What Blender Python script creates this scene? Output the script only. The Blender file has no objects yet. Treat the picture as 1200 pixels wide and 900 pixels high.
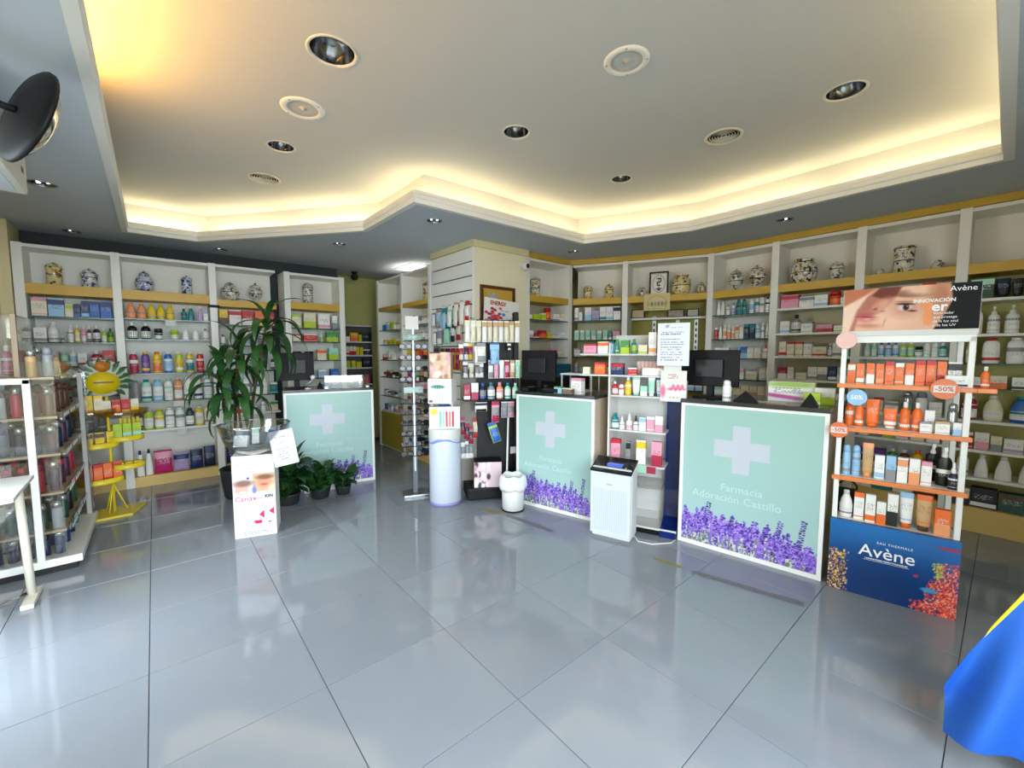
import bpy, bmesh, math, random, re
import numpy as np
from mathutils import Vector, Matrix, Euler

scn = bpy.context.scene
COL = scn.collection
PI = math.pi
RND = random.Random(11)

# ------------------------------------------------------------------ camera, world, light, exposure
cam_d = bpy.data.cameras.new('camera')
cam = bpy.data.objects.new('camera', cam_d)
COL.objects.link(cam)
cam.location = (0, 0, 1.478)
cam.rotation_euler = (math.radians(90 - 4.41), 0, math.radians(-40.34))
cam_d.sensor_width = 36
cam_d.lens = 36 * 493 / 1200
cam_d.clip_start = 0.02
scn.camera = cam

world = bpy.data.worlds.new('daylight')
scn.world = world
world.use_nodes = True
bg = world.node_tree.nodes['Background']
bg.inputs[0].default_value = (0.80, 0.90, 1.0, 1)
bg.inputs[1].default_value = 13.5

vs = scn.view_settings
vs.view_transform = 'Standard'
vs.look = 'None'
vs.exposure = 0.30
vs.gamma = 1.0
vs.use_curve_mapping = False
scn.cycles.use_denoising = True
scn.cycles.max_bounces = 8
scn.cycles.diffuse_bounces = 5
scn.cycles.glossy_bounces = 4
scn.cycles.transparent_max_bounces = 24
scn.cycles.sample_clamp_indirect = 4.0
scn.cycles.caustics_reflective = False
scn.cycles.caustics_refractive = False

def portal(name, loc, rot, sx, sy):
    d = bpy.data.lights.new(name, 'AREA')
    d.shape = 'RECTANGLE'; d.size = sx; d.size_y = sy
    d.cycles.is_portal = True
    o = bpy.data.objects.new(name, d); COL.objects.link(o)
    o.location = loc; o.rotation_euler = rot
    return o
# the glazed shop front behind the photographer
portal('daylight_portal', (0.30, -0.93, 1.30), (PI/2, 0, 0), 2.7, 2.4)
portal('daylight_portal', (-1.03, 2.9, 1.2), (0, -PI/2, 0), 2.2, 0.9)

# ------------------------------------------------------------------ materials
def lin(c):
    return c/12.92 if c <= 0.04045 else ((c+0.055)/1.055)**2.4
def hexc(h):
    return tuple(lin(int(h[i:i+2], 16)/255) for i in (0, 2, 4))
def rgb(r, g, b):
    return (lin(r/255), lin(g/255), lin(b/255))

MATS = {}
def mat(name, col, rough=0.5, metal=0.0, emis=None, estr=0.0, spec=0.5, coat=0.0):
    if name in MATS: return MATS[name]
    m = bpy.data.materials.new(name); m.use_nodes = True
    b = m.node_tree.nodes['Principled BSDF']
    if isinstance(col, str): col = hexc(col)
    b.inputs['Base Color'].default_value = (*col, 1)
    b.inputs['Roughness'].default_value = rough
    b.inputs['Metallic'].default_value = metal
    b.inputs['Specular IOR Level'].default_value = spec
    b.inputs['Coat Weight'].default_value = coat
    if emis:
        b.inputs['Emission Color'].default_value = (*emis, 1)
        b.inputs['Emission Strength'].default_value = estr
    MATS[name] = m
    return m

def noisy(name, c1, c2, scale=4, rough=0.5, detail=3, bump=0.0, coord='Object', obj_rand=0.0, spec=0.5, rough2=None):
    """two-tone noise material on object coordinates"""
    if name in MATS: return MATS[name]
    m = mat(name, c1, rough, spec=spec)
    nt = m.node_tree; N = nt.nodes; L = nt.links; b = N['Principled BSDF']
    tc = N.new('ShaderNodeTexCoord'); nz = N.new('ShaderNodeTexNoise')
    nz.inputs['Scale'].default_value = scale; nz.inputs['Detail'].default_value = detail
    L.new(tc.outputs[coord], nz.inputs['Vector'])
    mx = N.new('ShaderNodeMix'); mx.data_type = 'RGBA'
    L.new(nz.outputs['Fac'], mx.inputs['Factor'])
    mx.inputs['A'].default_value = (*(hexc(c1) if isinstance(c1, str) else c1), 1)
    mx.inputs['B'].default_value = (*(hexc(c2) if isinstance(c2, str) else c2), 1)
    out = mx.outputs['Result']
    if obj_rand:
        oi = N.new('ShaderNodeObjectInfo'); mr = N.new('ShaderNodeMapRange')
        mr.inputs['To Min'].default_value = 1-obj_rand; mr.inputs['To Max'].default_value = 1+obj_rand
        L.new(oi.outputs['Random'], mr.inputs['Value'])
        hs = N.new('ShaderNodeHueSaturation')
        L.new(mr.outputs['Result'], hs.inputs['Value']); L.new(out, hs.inputs['Color'])
        out = hs.outputs['Color']
    L.new(out, b.inputs['Base Color'])
    if rough2 is not None:
        mr = N.new('ShaderNodeMapRange'); mr.inputs['To Min'].default_value = rough; mr.inputs['To Max'].default_value = rough2
        L.new(nz.outputs['Fac'], mr.inputs['Value']); L.new(mr.outputs['Result'], b.inputs['Roughness'])
    if bump:
        bp = N.new('ShaderNodeBump'); bp.inputs['Strength'].default_value = bump; bp.inputs['Distance'].default_value = 0.01
        L.new(nz.outputs['Fac'], bp.inputs['Height']); L.new(bp.outputs['Normal'], b.inputs['Normal'])
    return m

def glass(name, tint=(0.9, 0.96, 0.94), refl=0.12, rough=0.03):
    """thin clear sheet: mostly see-through with a fresnel-like sheen"""
    if name in MATS: return MATS[name]
    m = bpy.data.materials.new(name); m.use_nodes = True
    nt = m.node_tree; N = nt.nodes; L = nt.links
    N.remove(N['Principled BSDF']); out = N['Material Output']
    tr = N.new('ShaderNodeBsdfTransparent'); tr.inputs[0].default_value = (*tint, 1)
    gl = N.new('ShaderNodeBsdfGlossy'); gl.inputs['Roughness'].default_value = rough
    lw = N.new('ShaderNodeLayerWeight'); lw.inputs['Blend'].default_value = 0.35
    mr = N.new('ShaderNodeMapRange'); mr.inputs['To Min'].default_value = refl*0.5; mr.inputs['To Max'].default_value = min(1, refl*4)
    L.new(lw.outputs['Facing'], mr.inputs['Value'])
    mx = N.new('ShaderNodeMixShader')
    L.new(mr.outputs['Result'], mx.inputs[0]); L.new(tr.outputs[0], mx.inputs[1]); L.new(gl.outputs[0], mx.inputs[2])
    L.new(mx.outputs[0], out.inputs['Surface'])
    MATS[name] = m
    return m

PAL = dict(wht=('white', 'f0eee8'), crm=('cream', 'e6dcc0'), yel=('yellow', 'e6c21a'), org=('orange', 'ee6f22'), red=('red', 'c4202a'),
           crs=('crimson', 'a81c40'), pnk=('pink', 'e39ab0'), mag=('magenta', 'c0206c'), pur=('purple', '6b3f94'), lil=('lilac', 'b7a2d0'),
           nvy=('navy', '1a2c60'), blu=('blue', '1f62b4'), lbl=('pale blue', '98c4e4'), tea=('teal', '137e86'), mnt=('mint', 'a6dcc2'),
           grn=('green', '3d8f3c'), lim=('lime', 'b2cc2a'), dgr=('dark green', '1c4632'), brn=('brown', '5a3a28'), tan=('tan', 'c6a06c'),
           gry=('grey', '8d9094'), blk=('black', '131315'), slv=('silver', 'b4b8bc'), pch=('peach', 'ee9c68'), plm=('plum', '43203c'),
           dbl=('dark blue', '122040'))
def pm(c, rough=0.38):
    n, h = PAL[c]
    return mat('plastic ' + n, h, 0.25 if c == 'slv' else rough, 0.8 if c == 'slv' else 0.0)

def printm(base, band, style=0):
    """printed carton or label: base colour, one colour band, rows of fine print (object coordinates, unit box)"""
    key = 'print %s %s %d' % (base, band, style)
    if key in MATS: return MATS[key]
    m = mat(key, PAL[base][1], 0.45)
    nt = m.node_tree; N = nt.nodes; L = nt.links; b = N['Principled BSDF']
    tc = N.new('ShaderNodeTexCoord'); sp = N.new('ShaderNodeSeparateXYZ')
    L.new(tc.outputs['Object'], sp.inputs[0])
    cb, cd = hexc(PAL[base][1]), hexc(PAL[band][1])
    dark = tuple(0.35*x for x in (cd if base in ('wht', 'crm', 'lbl', 'pnk', 'mnt', 'lil', 'yel', 'lim', 'tan', 'pch', 'slv', 'gry') else (2, 2, 2)))
    ramp = N.new('ShaderNodeValToRGB'); cr = ramp.color_ramp; cr.interpolation = 'CONSTANT'
    stops = {0: [(0, cb), (.06, cd), (.26, cb)], 1: [(0, cb), (.66, cd), (.93, cb)],
             2: [(0, cd), (.45, cb)], 3: [(0, cb), (.1, cd), (.14, cb), (.82, cd)]}[style]
    cr.elements[0].position = stops[0][0]; cr.elements[0].color = (*stops[0][1], 1)
    cr.elements[1].position = stops[1][0]; cr.elements[1].color = (*stops[1][1], 1)
    for p, c in stops[2:]:
        e = cr.elements.new(p); e.color = (*c, 1)
    L.new(sp.outputs['Z'], ramp.inputs['Fac'])
    mp = N.new('ShaderNodeMapping'); mp.inputs['Scale'].default_value = (15, 15, 38)
    oi = N.new('ShaderNodeObjectInfo'); L.new(tc.outputs['Object'], mp.inputs['Vector'])
    nz = N.new('ShaderNodeTexNoise'); nz.noise_dimensions = '4D'; nz.inputs['Scale'].default_value = 1.0; nz.inputs['Detail'].default_value = 0
    mw = N.new('ShaderNodeMath'); mw.operation = 'MULTIPLY'; mw.inputs[1].default_value = 40
    L.new(oi.outputs['Random'], mw.inputs[0]); L.new(mw.outputs[0], nz.inputs['W']); L.new(mp.outputs[0], nz.inputs['Vector'])
    gt = N.new('ShaderNodeMath'); gt.operation = 'GREATER_THAN'; gt.inputs[1].default_value = 0.58
    L.new(nz.outputs['Fac'], gt.inputs[0])
    lo = N.new('ShaderNodeMath'); lo.operation = 'COMPARE'; lo.inputs[1].default_value = 0.55; lo.inputs[2].default_value = 0.13
    L.new(sp.outputs['Z'], lo.inputs[0])
    ax = N.new('ShaderNodeMath'); ax.operation = 'ABSOLUTE'; L.new(sp.outputs['X'], ax.inputs[0])
    lx = N.new('ShaderNodeMath'); lx.operation = 'LESS_THAN'; lx.inputs[1].default_value = 0.36; L.new(ax.outputs[0], lx.inputs[0])
    m1 = N.new('ShaderNodeMath'); m1.operation = 'MULTIPLY'; L.new(gt.outputs[0], m1.inputs[0]); L.new(lo.outputs[0], m1.inputs[1])
    m3 = N.new('ShaderNodeMath'); m3.operation = 'MULTIPLY'; m3.inputs[1].default_value = .6; L.new(lx.outputs[0], m3.inputs[0])
    m2 = N.new('ShaderNodeMath'); m2.operation = 'MULTIPLY'; L.new(m1.outputs[0], m2.inputs[0]); L.new(m3.outputs[0], m2.inputs[1])
    mx = N.new('ShaderNodeMix'); mx.data_type = 'RGBA'
    L.new(m2.outputs[0], mx.inputs['Factor']); L.new(ramp.outputs[0], mx.inputs['A']); mx.inputs['B'].default_value = (*[min(1, x) for x in dark], 1)
    L.new(mx.outputs['Result'], b.inputs['Base Color'])
    return m

def attrm(name='printed sheet', rough=0.4, spec=0.4):
    if name in MATS: return MATS[name]
    m = mat(name, 'ffffff', rough, spec=spec)
    nt = m.node_tree
    a = nt.nodes.new('ShaderNodeAttribute'); a.attribute_name = 'Col'
    nt.links.new(a.outputs['Color'], nt.nodes['Principled BSDF'].inputs['Base Color'])
    return m

M_WHITE = mat('white lacquer', 'd8d7d2', 0.35)
M_POST = noisy('shelf white laminate', 'f1efe7', 'eae8df', 3, 0.4)
M_BACK = noisy('shelf back panel', 'eae8de', 'e3e1d7', 2, 0.5)
M_OCHRE = noisy('ochre laminate', 'd6ad3a', 'c79c2e', 3, 0.42)
M_OCHREL = noisy('pale ochre laminate', 'e3c276', 'd6b264', 3, 0.42)
M_CREAM = noisy('cream paint', 'e4d5a6', 'dccd9d', 2, 0.7)
M_OLIVE = noisy('olive green paint', 'b4b26a', 'aaa860', 2, 0.6)
M_OLIVED = noisy('olive board', '8f8826', '857d20', 2, 0.5)
M_CEIL = noisy('ceiling paint', 'c4c4bf', 'bfbfba', 1.2, 0.85)
M_SOFFIT = noisy('soffit paint', 'c6cdd4', 'c0c7ce', 1.2, 0.8)
M_MOULD = mat('moulding white', 'e6e4dc', 0.6)
M_GLASS = glass('glass shelf', (0.80, 0.90, 0.86), 0.10)
M_GEDGE = mat('glass edge', '2f4a44', 0.2)
M_ACRYL = glass('clear acrylic', (0.93, 0.93, 0.91), 0.14)
M_PANE = glass('window glass', (0.97, 0.98, 0.98), 0.06)
M_BLACK = mat('black plastic', '0a0a0c', 0.55, spec=.3)
M_DARK = mat('black metal', '0c0c0d', 0.6)
M_CHROME = mat('chrome', 'd6d8da', 0.12, 1.0)
M_STEEL = mat('brushed steel', 'a8aaac', 0.35, 1.0)
M_PAPER = mat('white paper', 'dedcd6', 0.7)
M_SLAB = mat('dark glass top', '2b2f2e', 0.12)
M_FLOORT = noisy('porcelain tile', '8e949c', '868c94', 2.2, 0.05, 4, obj_rand=0.035, rough2=0.10, spec=0.6)
M_GROUT = mat('grout', '3c3c3d', 0.8)
M_BEIGE = noisy('beige laminate', 'c9b8a0', 'c0ae95', 3, 0.5)
M_FRAME = mat('white aluminium', 'eceae4', 0.35)
M_LEAF = noisy('dark leaf', '173a1a', '2d5a24', 6, 0.38, obj_rand=0.25)
M_LEAF2 = noisy('fresh leaf', '2c5f26', '4f8536', 8, 0.4, obj_rand=0.3)
M_BARK = noisy('cane bark', '7a6440', '5a4628', 20, 0.8)

# ------------------------------------------------------------------ mesh helpers
class MB:
    """collects shapes; build() links them as ONE mesh object"""
    def __init__(s): s.v = []; s.f = []; s.mi = []; s.sm = []
    def add(s, vs, fs, m=0, sm=False, M=None):
        o = len(s.v)
        s.v += [tuple(M @ Vector(p)) if M is not None else tuple(p) for p in vs]
        for f in fs:
            s.f.append([i+o for i in f]); s.mi.append(m); s.sm.append(sm)
        return s
    def box(s, x0, y0, z0, x1, y1, z1, m=0, M=None):
        vs = [(x, y, z) for z in (z0, z1) for y in (y0, y1) for x in (x0, x1)]
        return s.add(vs, [(0, 2, 3, 1), (4, 5, 7, 6), (0, 1, 5, 4), (2, 6, 7, 3), (0, 4, 6, 2), (1, 3, 7, 5)], m, False, M)
    def cbox(s, x0, y0, z0, x1, y1, z1, c=0.004, m=0, M=None):
        """box with chamfered edges"""
        bm = bmesh.new(); bmesh.ops.create_cube(bm, size=1)
        for v in bm.verts:
            v.co = ((x0+x1)/2+v.co.x*(x1-x0), (y0+y1)/2+v.co.y*(y1-y0), (z0+z1)/2+v.co.z*(z1-z0))
        c = min(c, .45*min(x1-x0, y1-y0, z1-z0))
        bmesh.ops.bevel(bm, geom=bm.edges[:], offset=c, segments=2, profile=.6, affect='EDGES')
        bm.verts.index_update()
        s.add([v.co[:] for v in bm.verts], [[v.index for v in f.verts] for f in bm.faces], m, False, M); bm.free()
        return s
    def lathe(s, prof, n=14, m=0, sm=True, M=None, sx=1, sy=1, a0=0, a1=2*PI):
        full = abs(a1-a0-2*PI) < 1e-6; k = n if full else n+1
        vs = []; fs = []
        for r, z in prof:
            for i in range(k):
                a = a0+(a1-a0)*i/n; vs.append((r*math.cos(a)*sx, r*math.sin(a)*sy, z))
        for j in range(len(prof)-1):
            for i in range(n):
                i2 = (i+1) % k
                fs.append((j*k+i, j*k+i2, (j+1)*k+i2, (j+1)*k+i))
        return s.add(vs, fs, m, sm, M)
    def tube(s, pts, r, n=8, m=0, caps=True):
        pts = [Vector(p) for p in pts]; vs = []; fs = []
        for j, p in enumerate(pts):
            d = (pts[min(j+1, len(pts)-1)]-pts[max(j-1, 0)]).normalized()
            u = d.cross(Vector((0, 0, 1)) if abs(d.z) < .95 else Vector((1, 0, 0))).normalized(); w = d.cross(u)
            rr = r[j] if isinstance(r, (list, tuple)) else r
            for i in range(n):
                a = 2*PI*i/n; vs.append(tuple(p+u*rr*math.cos(a)+w*rr*math.sin(a)))
        for j in range(len(pts)-1):
            for i in range(n):
                fs.append((j*n+i, (j+1)*n+i, (j+1)*n+(i+1) % n, j*n+(i+1) % n))
        if caps:
            fs.append(tuple(range(n))); fs.append(tuple((len(pts)-1)*n+n-1-i for i in range(n)))
        return s.add(vs, fs, m, True)
    def prism(s, poly, z0, z1, m=0, M=None):
        n = len(poly)
        vs = [(x, y, z0) for x, y in poly]+[(x, y, z1) for x, y in poly]
        fs = [tuple(range(n-1, -1, -1)), tuple(range(n, 2*n))]+[(i, (i+1) % n, n+(i+1) % n, n+i) for i in range(n)]
        return s.add(vs, fs, m, False, M)
    def quad(s, a, b, c, d, m=0): return s.add([a, b, c, d], [(0, 1, 2, 3)], m)
    def mesh(s, name):
        me = bpy.data.meshes.new(name); me.from_pydata(s.v, [], s.f)
        me.polygons.foreach_set('material_index', s.mi); me.polygons.foreach_set('use_smooth', s.sm)
        me.update()
        return me
    def build(s, name, mats, parent=None, loc=(0, 0, 0), rot=(0, 0, 0)):
        return link(name, s.mesh(name), mats, parent, loc, rot)

def link(name, me, mats, parent=None, loc=(0, 0, 0), rot=(0, 0, 0), scale=(1, 1, 1)):
    """object that may share mesh data; materials sit on the object"""
    if not isinstance(mats, (list, tuple)): mats = [mats]
    while len(me.materials) < len(mats): me.materials.append(None)
    o = bpy.data.objects.new(name, me); COL.objects.link(o)
    for i, m in enumerate(mats):
        o.material_slots[i].link = 'OBJECT'; o.material_slots[i].material = m
    o.parent = parent; o.location = loc; o.rotation_euler = rot; o.scale = scale
    return o

def tag(o, label, cat, group=None):
    o['label'] = label; o['category'] = cat
    if group: o['group'] = group
    return o
def thing(name, label, cat, loc=(0, 0, 0), rz=0.0, group=None):
    o = bpy.data.objects.new(name, None); COL.objects.link(o)
    o.empty_display_size = 0.05
    o.location = loc; o.rotation_euler = (0, 0, rz)
    return tag(o, label, cat, group)
def struct(o, label=None):
    o['kind'] = 'structure'
    if label: o['label'] = label
    return o

def text(s, size, m, parent, loc, rot=(PI/2, 0, 0), name='lettering', align='CENTER', bold=0.0, sx=1.0, shear=0.0, space=1.0):
    cu = bpy.data.curves.new('text', 'FONT'); cu.body = s; cu.size = size; cu.align_x = align; cu.align_y = 'CENTER'
    cu.extrude = 0.0004; cu.offset = bold; cu.shear = shear; cu.resolution_u = 3; cu.space_character = space
    t = bpy.data.objects.new('text', cu); COL.objects.link(t)
    dg = bpy.context.evaluated_depsgraph_get()
    me = bpy.data.meshes.new_from_object(t.evaluated_get(dg))
    bpy.data.objects.remove(t); bpy.data.curves.remove(cu)
    me.materials.clear(); me.materials.append(None)
    return link(name, me, m, parent, loc, rot, (sx, 1, 1))

def print_mesh(name, w, h, img):
    """flat printed sheet standing in the XZ plane (x 0..w, z 0..h), one colour per grid point; img[row from top, col] sRGB 0..255"""
    ny, nx = img.shape[:2]
    X, Z = np.meshgrid(np.linspace(0, w, nx), np.linspace(h, 0, ny))
    co = np.stack([X, np.zeros_like(X), Z], -1).reshape(-1, 3)
    idx = np.arange(nx*ny).reshape(ny, nx)
    f = np.stack([idx[1:, :-1], idx[1:, 1:], idx[:-1, 1:], idx[:-1, :-1]], -1).reshape(-1, 4)
    me = bpy.data.meshes.new(name); me.from_pydata(co.tolist(), [], f.tolist())
    c = np.clip(img.reshape(-1, 3)/255., 0, 1)
    c = np.where(c <= .04045, c/12.92, ((c+.055)/1.055)**2.4)
    at = me.attributes.new('Col', 'FLOAT_COLOR', 'POINT')
    at.data.foreach_set('color', np.concatenate([c, np.ones((len(c), 1))], 1).astype(np.float32).ravel())
    return me
def blank(nx, ny, c): return np.tile(np.array(c, float), (ny, nx, 1))
def UV(img):
    ny, nx = img.shape[:2]
    return np.meshgrid(np.linspace(0, 1, nx), np.linspace(0, 1, ny))
def blob(img, cx, cy, rx, ry, c, soft=0.3, ang=0.0, a=1.0):
    """soft-edged ellipse of colour, in 0..1 sheet units"""
    U, V = UV(img); du, dv = U-cx, V-cy
    ca, sa = math.cos(ang), math.sin(ang)
    x = (du*ca+dv*sa)/rx; y = (-du*sa+dv*ca)/ry
    k = np.clip((1+soft-np.sqrt(x*x+y*y))/max(2*soft, 1e-3), 0, 1)[..., None]*a
    img[:] = img*(1-k)+np.array(c, float)*k
def rect(img, u0, v0, u1, v1, c):
    ny, nx = img.shape[:2]
    img[int(v0*ny):max(int(v1*ny), int(v0*ny)+1), int(u0*nx):max(int(u1*nx), int(u0*nx)+1)] = c
def textrows(img, u0, u1, v0, v1, n, c, rnd, fill=.8):
    """rows of print too fine to read"""
    for i in range(n):
        v = v0+(v1-v0)*(i+.25)/n; u = u0
        end = u1-(u1-u0)*rnd.random()*.25
        while u < end:
            l = rnd.uniform(.03, .1)
            if rnd.random() < fill: rect(img, u, v, min(u+l*.75, end), v+(v1-v0)/n*.45, c)
            u += l

def frange(a, b, n): return [a+(b-a)*i/(n-1) for i in range(n)]
ORD = ['first', 'second', 'third', 'fourth', 'fifth', 'sixth', 'seventh', 'eighth', 'ninth', 'tenth', 'eleventh', 'twelfth',
       'thirteenth', 'fourteenth', 'fifteenth', 'sixteenth', 'seventeenth', 'eighteenth', 'nineteenth', 'twentieth']

# ------------------------------------------------------------------ the room shell
ZS, ZC = 2.69, 3.0          # soffit and raised ceiling
XL, XR, YF, YB = -1.05, 5.52, -0.95, 7.0
fl_ = MB(); fl_.box(XL-.1, YF-.1, -0.12, XR+.1, YB+.1, -0.004)
floor = struct(fl_.build('floor', M_GROUT), 'large grey porcelain tile floor with dark joints')
tm = MB().cbox(-.2985, -.2985, -.010, .2985, .2985, 0, .0018).mesh('tile')
for i in range(-5, 7):
    for j in range(-4, 10):
        x0 = 1.711+i*.6; y0 = 1.268+j*.6
        cx_, cy_ = x0+.3, y0+.3
        if cx_+.3 > XR or cy_+.3 > YB+.2 or cx_-.3 < XL-.35 or cy_-.3 < YF-.35: continue
        link('tile', tm, M_FLOORT, floor, (cx_, cy_, 0))

def rectpoly(x0, y0, x1, y1): return [(x0, y0), (x1, y0), (x1, y1), (x0, y1)]
TRAY = [(-.15, .08), (4.10, .08), (4.12, 2.10), (3.69, 3.12), (1.65, 3.15), (1.65, 4.20), (.43, 5.77), (-.15, 5.77)]
def offset(poly, d):
    """outward for a counter-clockwise polygon"""
    out = []; n = len(poly)
    for i in range(n):
        p0, p1, p2 = (Vector(poly[(i+k) % n]) for k in (-1, 0, 1))
        a = (p1-p0).normalized(); b = (p2-p1).normalized()
        na = Vector((a.y, -a.x)); nb = Vector((b.y, -b.x))
        m = (na+nb); m = m/m.length_squared*2 if m.length_squared > .01 else na
        out.append(tuple(p1+m*d))
    return out
def circle(x, y, r, n=20): return [(x+r*math.cos(2*PI*i/n), y+r*math.sin(2*PI*i/n)) for i in range(n)]
def holed(outer, inners, z):
    bm = bmesh.new(); es = []
    for poly in [outer]+inners:
        vs_ = [bm.verts.new((x, y, z)) for x, y in poly]
        for i in range(len(vs_)): es.append(bm.edges.new((vs_[i], vs_[(i+1) % len(vs_)])))
    bmesh.ops.triangle_fill(bm, edges=es, use_beauty=True, use_dissolve=False)
    bm.verts.index_update()
    r = ([v.co[:] for v in bm.verts], [[v.index for v in f.verts] for f in bm.faces]); bm.free()
    return r
DL_UP = [(.77, 2.32, .125, 'large chrome downlight nearest the left cove'), (.80, 3.60, .10, 'chrome downlight between ceiling speaker and round vent at left'),
         (2.0, 2.31, .10, 'chrome downlight in the middle of the raised ceiling'), (3.17, .71, .11, 'chrome downlight near the right cove'),
         (3.23, 2.31, .095, 'small chrome downlight close to the angled cove')]
VENTS = [(.82, 4.34, .125, 'round louvred ceiling vent at left'), (3.16, 1.40, .12, 'round louvred ceiling vent at right')]
DL_LO = [(.67, 6.15, .075, 'above second back-wall bay'), (1.66, 4.97, .075, 'above the left counter'), (2.05, 3.53, .075, 'in front of the slatted column'),
         (3.95, 3.5, .075, 'above the counter corner'), (4.5, 1.41, .075, 'above the right shelves'), (-.56, 4.61, .085, 'beside the hanging white unit'),
         (-.57, 6.2, .075, 'above leftmost back-wall bay')]
s_ = MB()
s_.add(*holed(rectpoly(XL-.1, YF-.1, XR+.1, YB+.1), [TRAY]+[circle(x, y, r*.88) for x, y, r, l in DL_LO], ZS))
s_.add(*holed(rectpoly(XL-.1, YF-.1, XR+.1, YB+.1), [TRAY], ZS+.05))
struct(s_.build('ceiling', M_SOFFIT), 'lowered grey soffit running round the raised ceiling tray')
CW = offset(TRAY, .20)
u_ = MB(); u_.add(*holed(offset(TRAY, .32), [circle(x, y, r*.88) for x, y, r, l in DL_UP+VENTS], ZC)); u_.prism(offset(TRAY, .32), ZC+.14, ZC+.18)
struct(u_.build('ceiling', M_CEIL), 'raised cream ceiling inside the lit tray')
w_ = MB(); n = len(CW)
for i in range(n):
    a, b = CW[i], CW[(i+1) % n]; ao, bo = offset(TRAY, .26)[i], offset(TRAY, .26)[(i+1) % n]
    w_.quad((*a, ZS+.05), (*b, ZS+.05), (*b, ZC), (*a, ZC)); w_.quad((*bo, ZS+.05), (*ao, ZS+.05), (*ao, ZC), (*bo, ZC))
struct(w_.build('wall_cove', M_CEIL), 'upright cream wall of the ceiling cove')
# stepped moulding lip round the tray opening, one length per side
lip = [(-.012, -.022), (.035, -.022), (.035, .085), (.0, .085), (.0, .06), (-.022, .045), (-.022, .02), (-.012, .012)]
rings = [(offset(TRAY, d), z) for d, z in lip]
for i in range(n):
    m_ = MB(); vs_ = []
    for k in (i, (i+1) % n):
        for ring, z in rings: vs_.append((*ring[k], ZS+z))
    L_ = len(lip)
    m_.add(vs_, [(j, (j+1) % L_, L_+(j+1) % L_, L_+j) for j in range(L_)]+[tuple(range(L_-1, -1, -1)), tuple(range(L_, 2*L_))])
    struct(m_.build('trim_%d' % (i+1), M_MOULD), 'white stepped moulding on the ceiling tray edge')

def warm_tube(p, q, col, s, label):
    d = (Vector(q)-Vector(p)); t = thing('cove_lamp', label, 'lamp', (*p, ZS+.05), 0, 'tubes hidden in the ceiling cove')
    L_ = d.length; ang = math.atan2(d.y, d.x); t.rotation_euler = (0, 0, ang)
    k = max(1, round(L_/1.1)); seg = L_/k
    b = MB()
    for i in range(k): b.box(i*seg+.02, -.02, 0, (i+1)*seg-.02, .02, .025)
    b.build('holder', M_WHITE, t)
    e = MB()
    for i in range(k): e.tube([(i*seg+.05, 0, .04), ((i+1)*seg-.05, 0, .04)], .013, 8)
    e.build('tube', mat('lit tube %s' % label[:14], col, .5, 0, col, s), t)
LI = offset(TRAY, .115)
WARM = (1.0, .83, .50); AMB = (1.0, .52, .11)
warm_tube(LI[5], LI[6], WARM, 25, 'warm tube hidden in slanting back cove')
warm_tube(LI[7], LI[6], WARM, 20, 'warm tube hidden in short cove above back shelves')
warm_tube(LI[4], LI[5], WARM, 17, 'warm tube in cove leading to projecting corner')
warm_tube(LI[4], LI[3], WARM, 17, 'warm tube in cove above security camera column')
warm_tube(LI[3], LI[2], WARM, 17, 'warm tube in angled cove above counter bay')
warm_tube(LI[2], LI[1], WARM, 17, 'warm tube in long cove along right shelves')
warm_tube((1.2, LI[0][1]), (4.0, LI[1][1]), WARM, 16, 'dim warm tube in near right cove')
warm_tube((LI[0][0], .8), (LI[0][0], 3.3), AMB, 125, 'amber tube in left cove near entrance')

# walls
def slab(name, x0, y0, x1, y1, z0, z1, m, label=None):
    b = MB(); b.box(x0, y0, z0, x1, y1, z1)
    return struct(b.build(name, m), label)
slab('wall_left_return', XL, 6.02, -.972, 6.48, 0, ZS, M_CREAM, 'narrow cream wall face beside the leftmost shelving bay')
slab('wall_left', XL-.1, YF, XL, 2.4, 0, ZS, M_CREAM, 'cream wall beside the photographer')
slab('wall_left', XL-.1, 3.4, XL, 6.6, 0, ZS, M_CREAM, 'plain cream wall left of the back shelves')
slab('wall_back', XL-.1, 6.48, 2.12, 6.6, 0, ZS, mat('painted gap shade', '3c4040', .8), 'back wall strip above the shelving, painted dark as gap shade')  # dark tone stands in for the shade in the gap under the soffit
slab('wall_side', 2.06, 6.6, 2.12, YB, 0, ZS, M_OLIVE, 'olive green return beside the passage')
slab('wall_passage', 2.06, YB, XR+.1, YB+.1, 0, ZS, M_OLIVE, 'olive green wall at the end of the passage')
slab('wall_right', XR, YF-.1, XR+.1, YB, 0, ZS, M_CREAM, 'cream wall behind the right shelving')
# shop front: sill, head, mullions and panes
def shopfront(n0, x0, y0, x1, y1, label, zt=2.5):
    P, Q = Vector((x0, y0)), Vector((x1, y1)); L_ = (Q-P).length; ang = math.atan2(y1-y0, x1-x0)
    k = max(1, round(L_/1.3)); seg = L_/k
    t = bpy.data.objects.new('window_%d' % n0, None); COL.objects.link(t); t.location = (x0, y0, 0); t.rotation_euler = (0, 0, ang)
    struct(t, label)
    f = MB(); f.box(0, -.05, 0, L_, .05, .10); f.box(0, -.05, zt, L_, .05, ZS)
    f.build('window_frame', M_FRAME, t)
    for i in range(k+1):
        MB().box(max(0, i*seg-.03), -.03, .1, min(L_, i*seg+.03), .03, zt).build('mullion', M_FRAME, t)
    for i in range(k):
        MB().box(i*seg+.03, -.004, .1, (i+1)*seg-.03, .004, zt).build('pane', M_PANE, t)
shopfront(1, XL-.05, YF, 1.65, YF, 'glazed shop front behind the photographer')
shopfront(2, XL, 3.4, XL, 2.4, 'glazed shop entrance on the left side below the hanging unit', 2.3)
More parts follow.
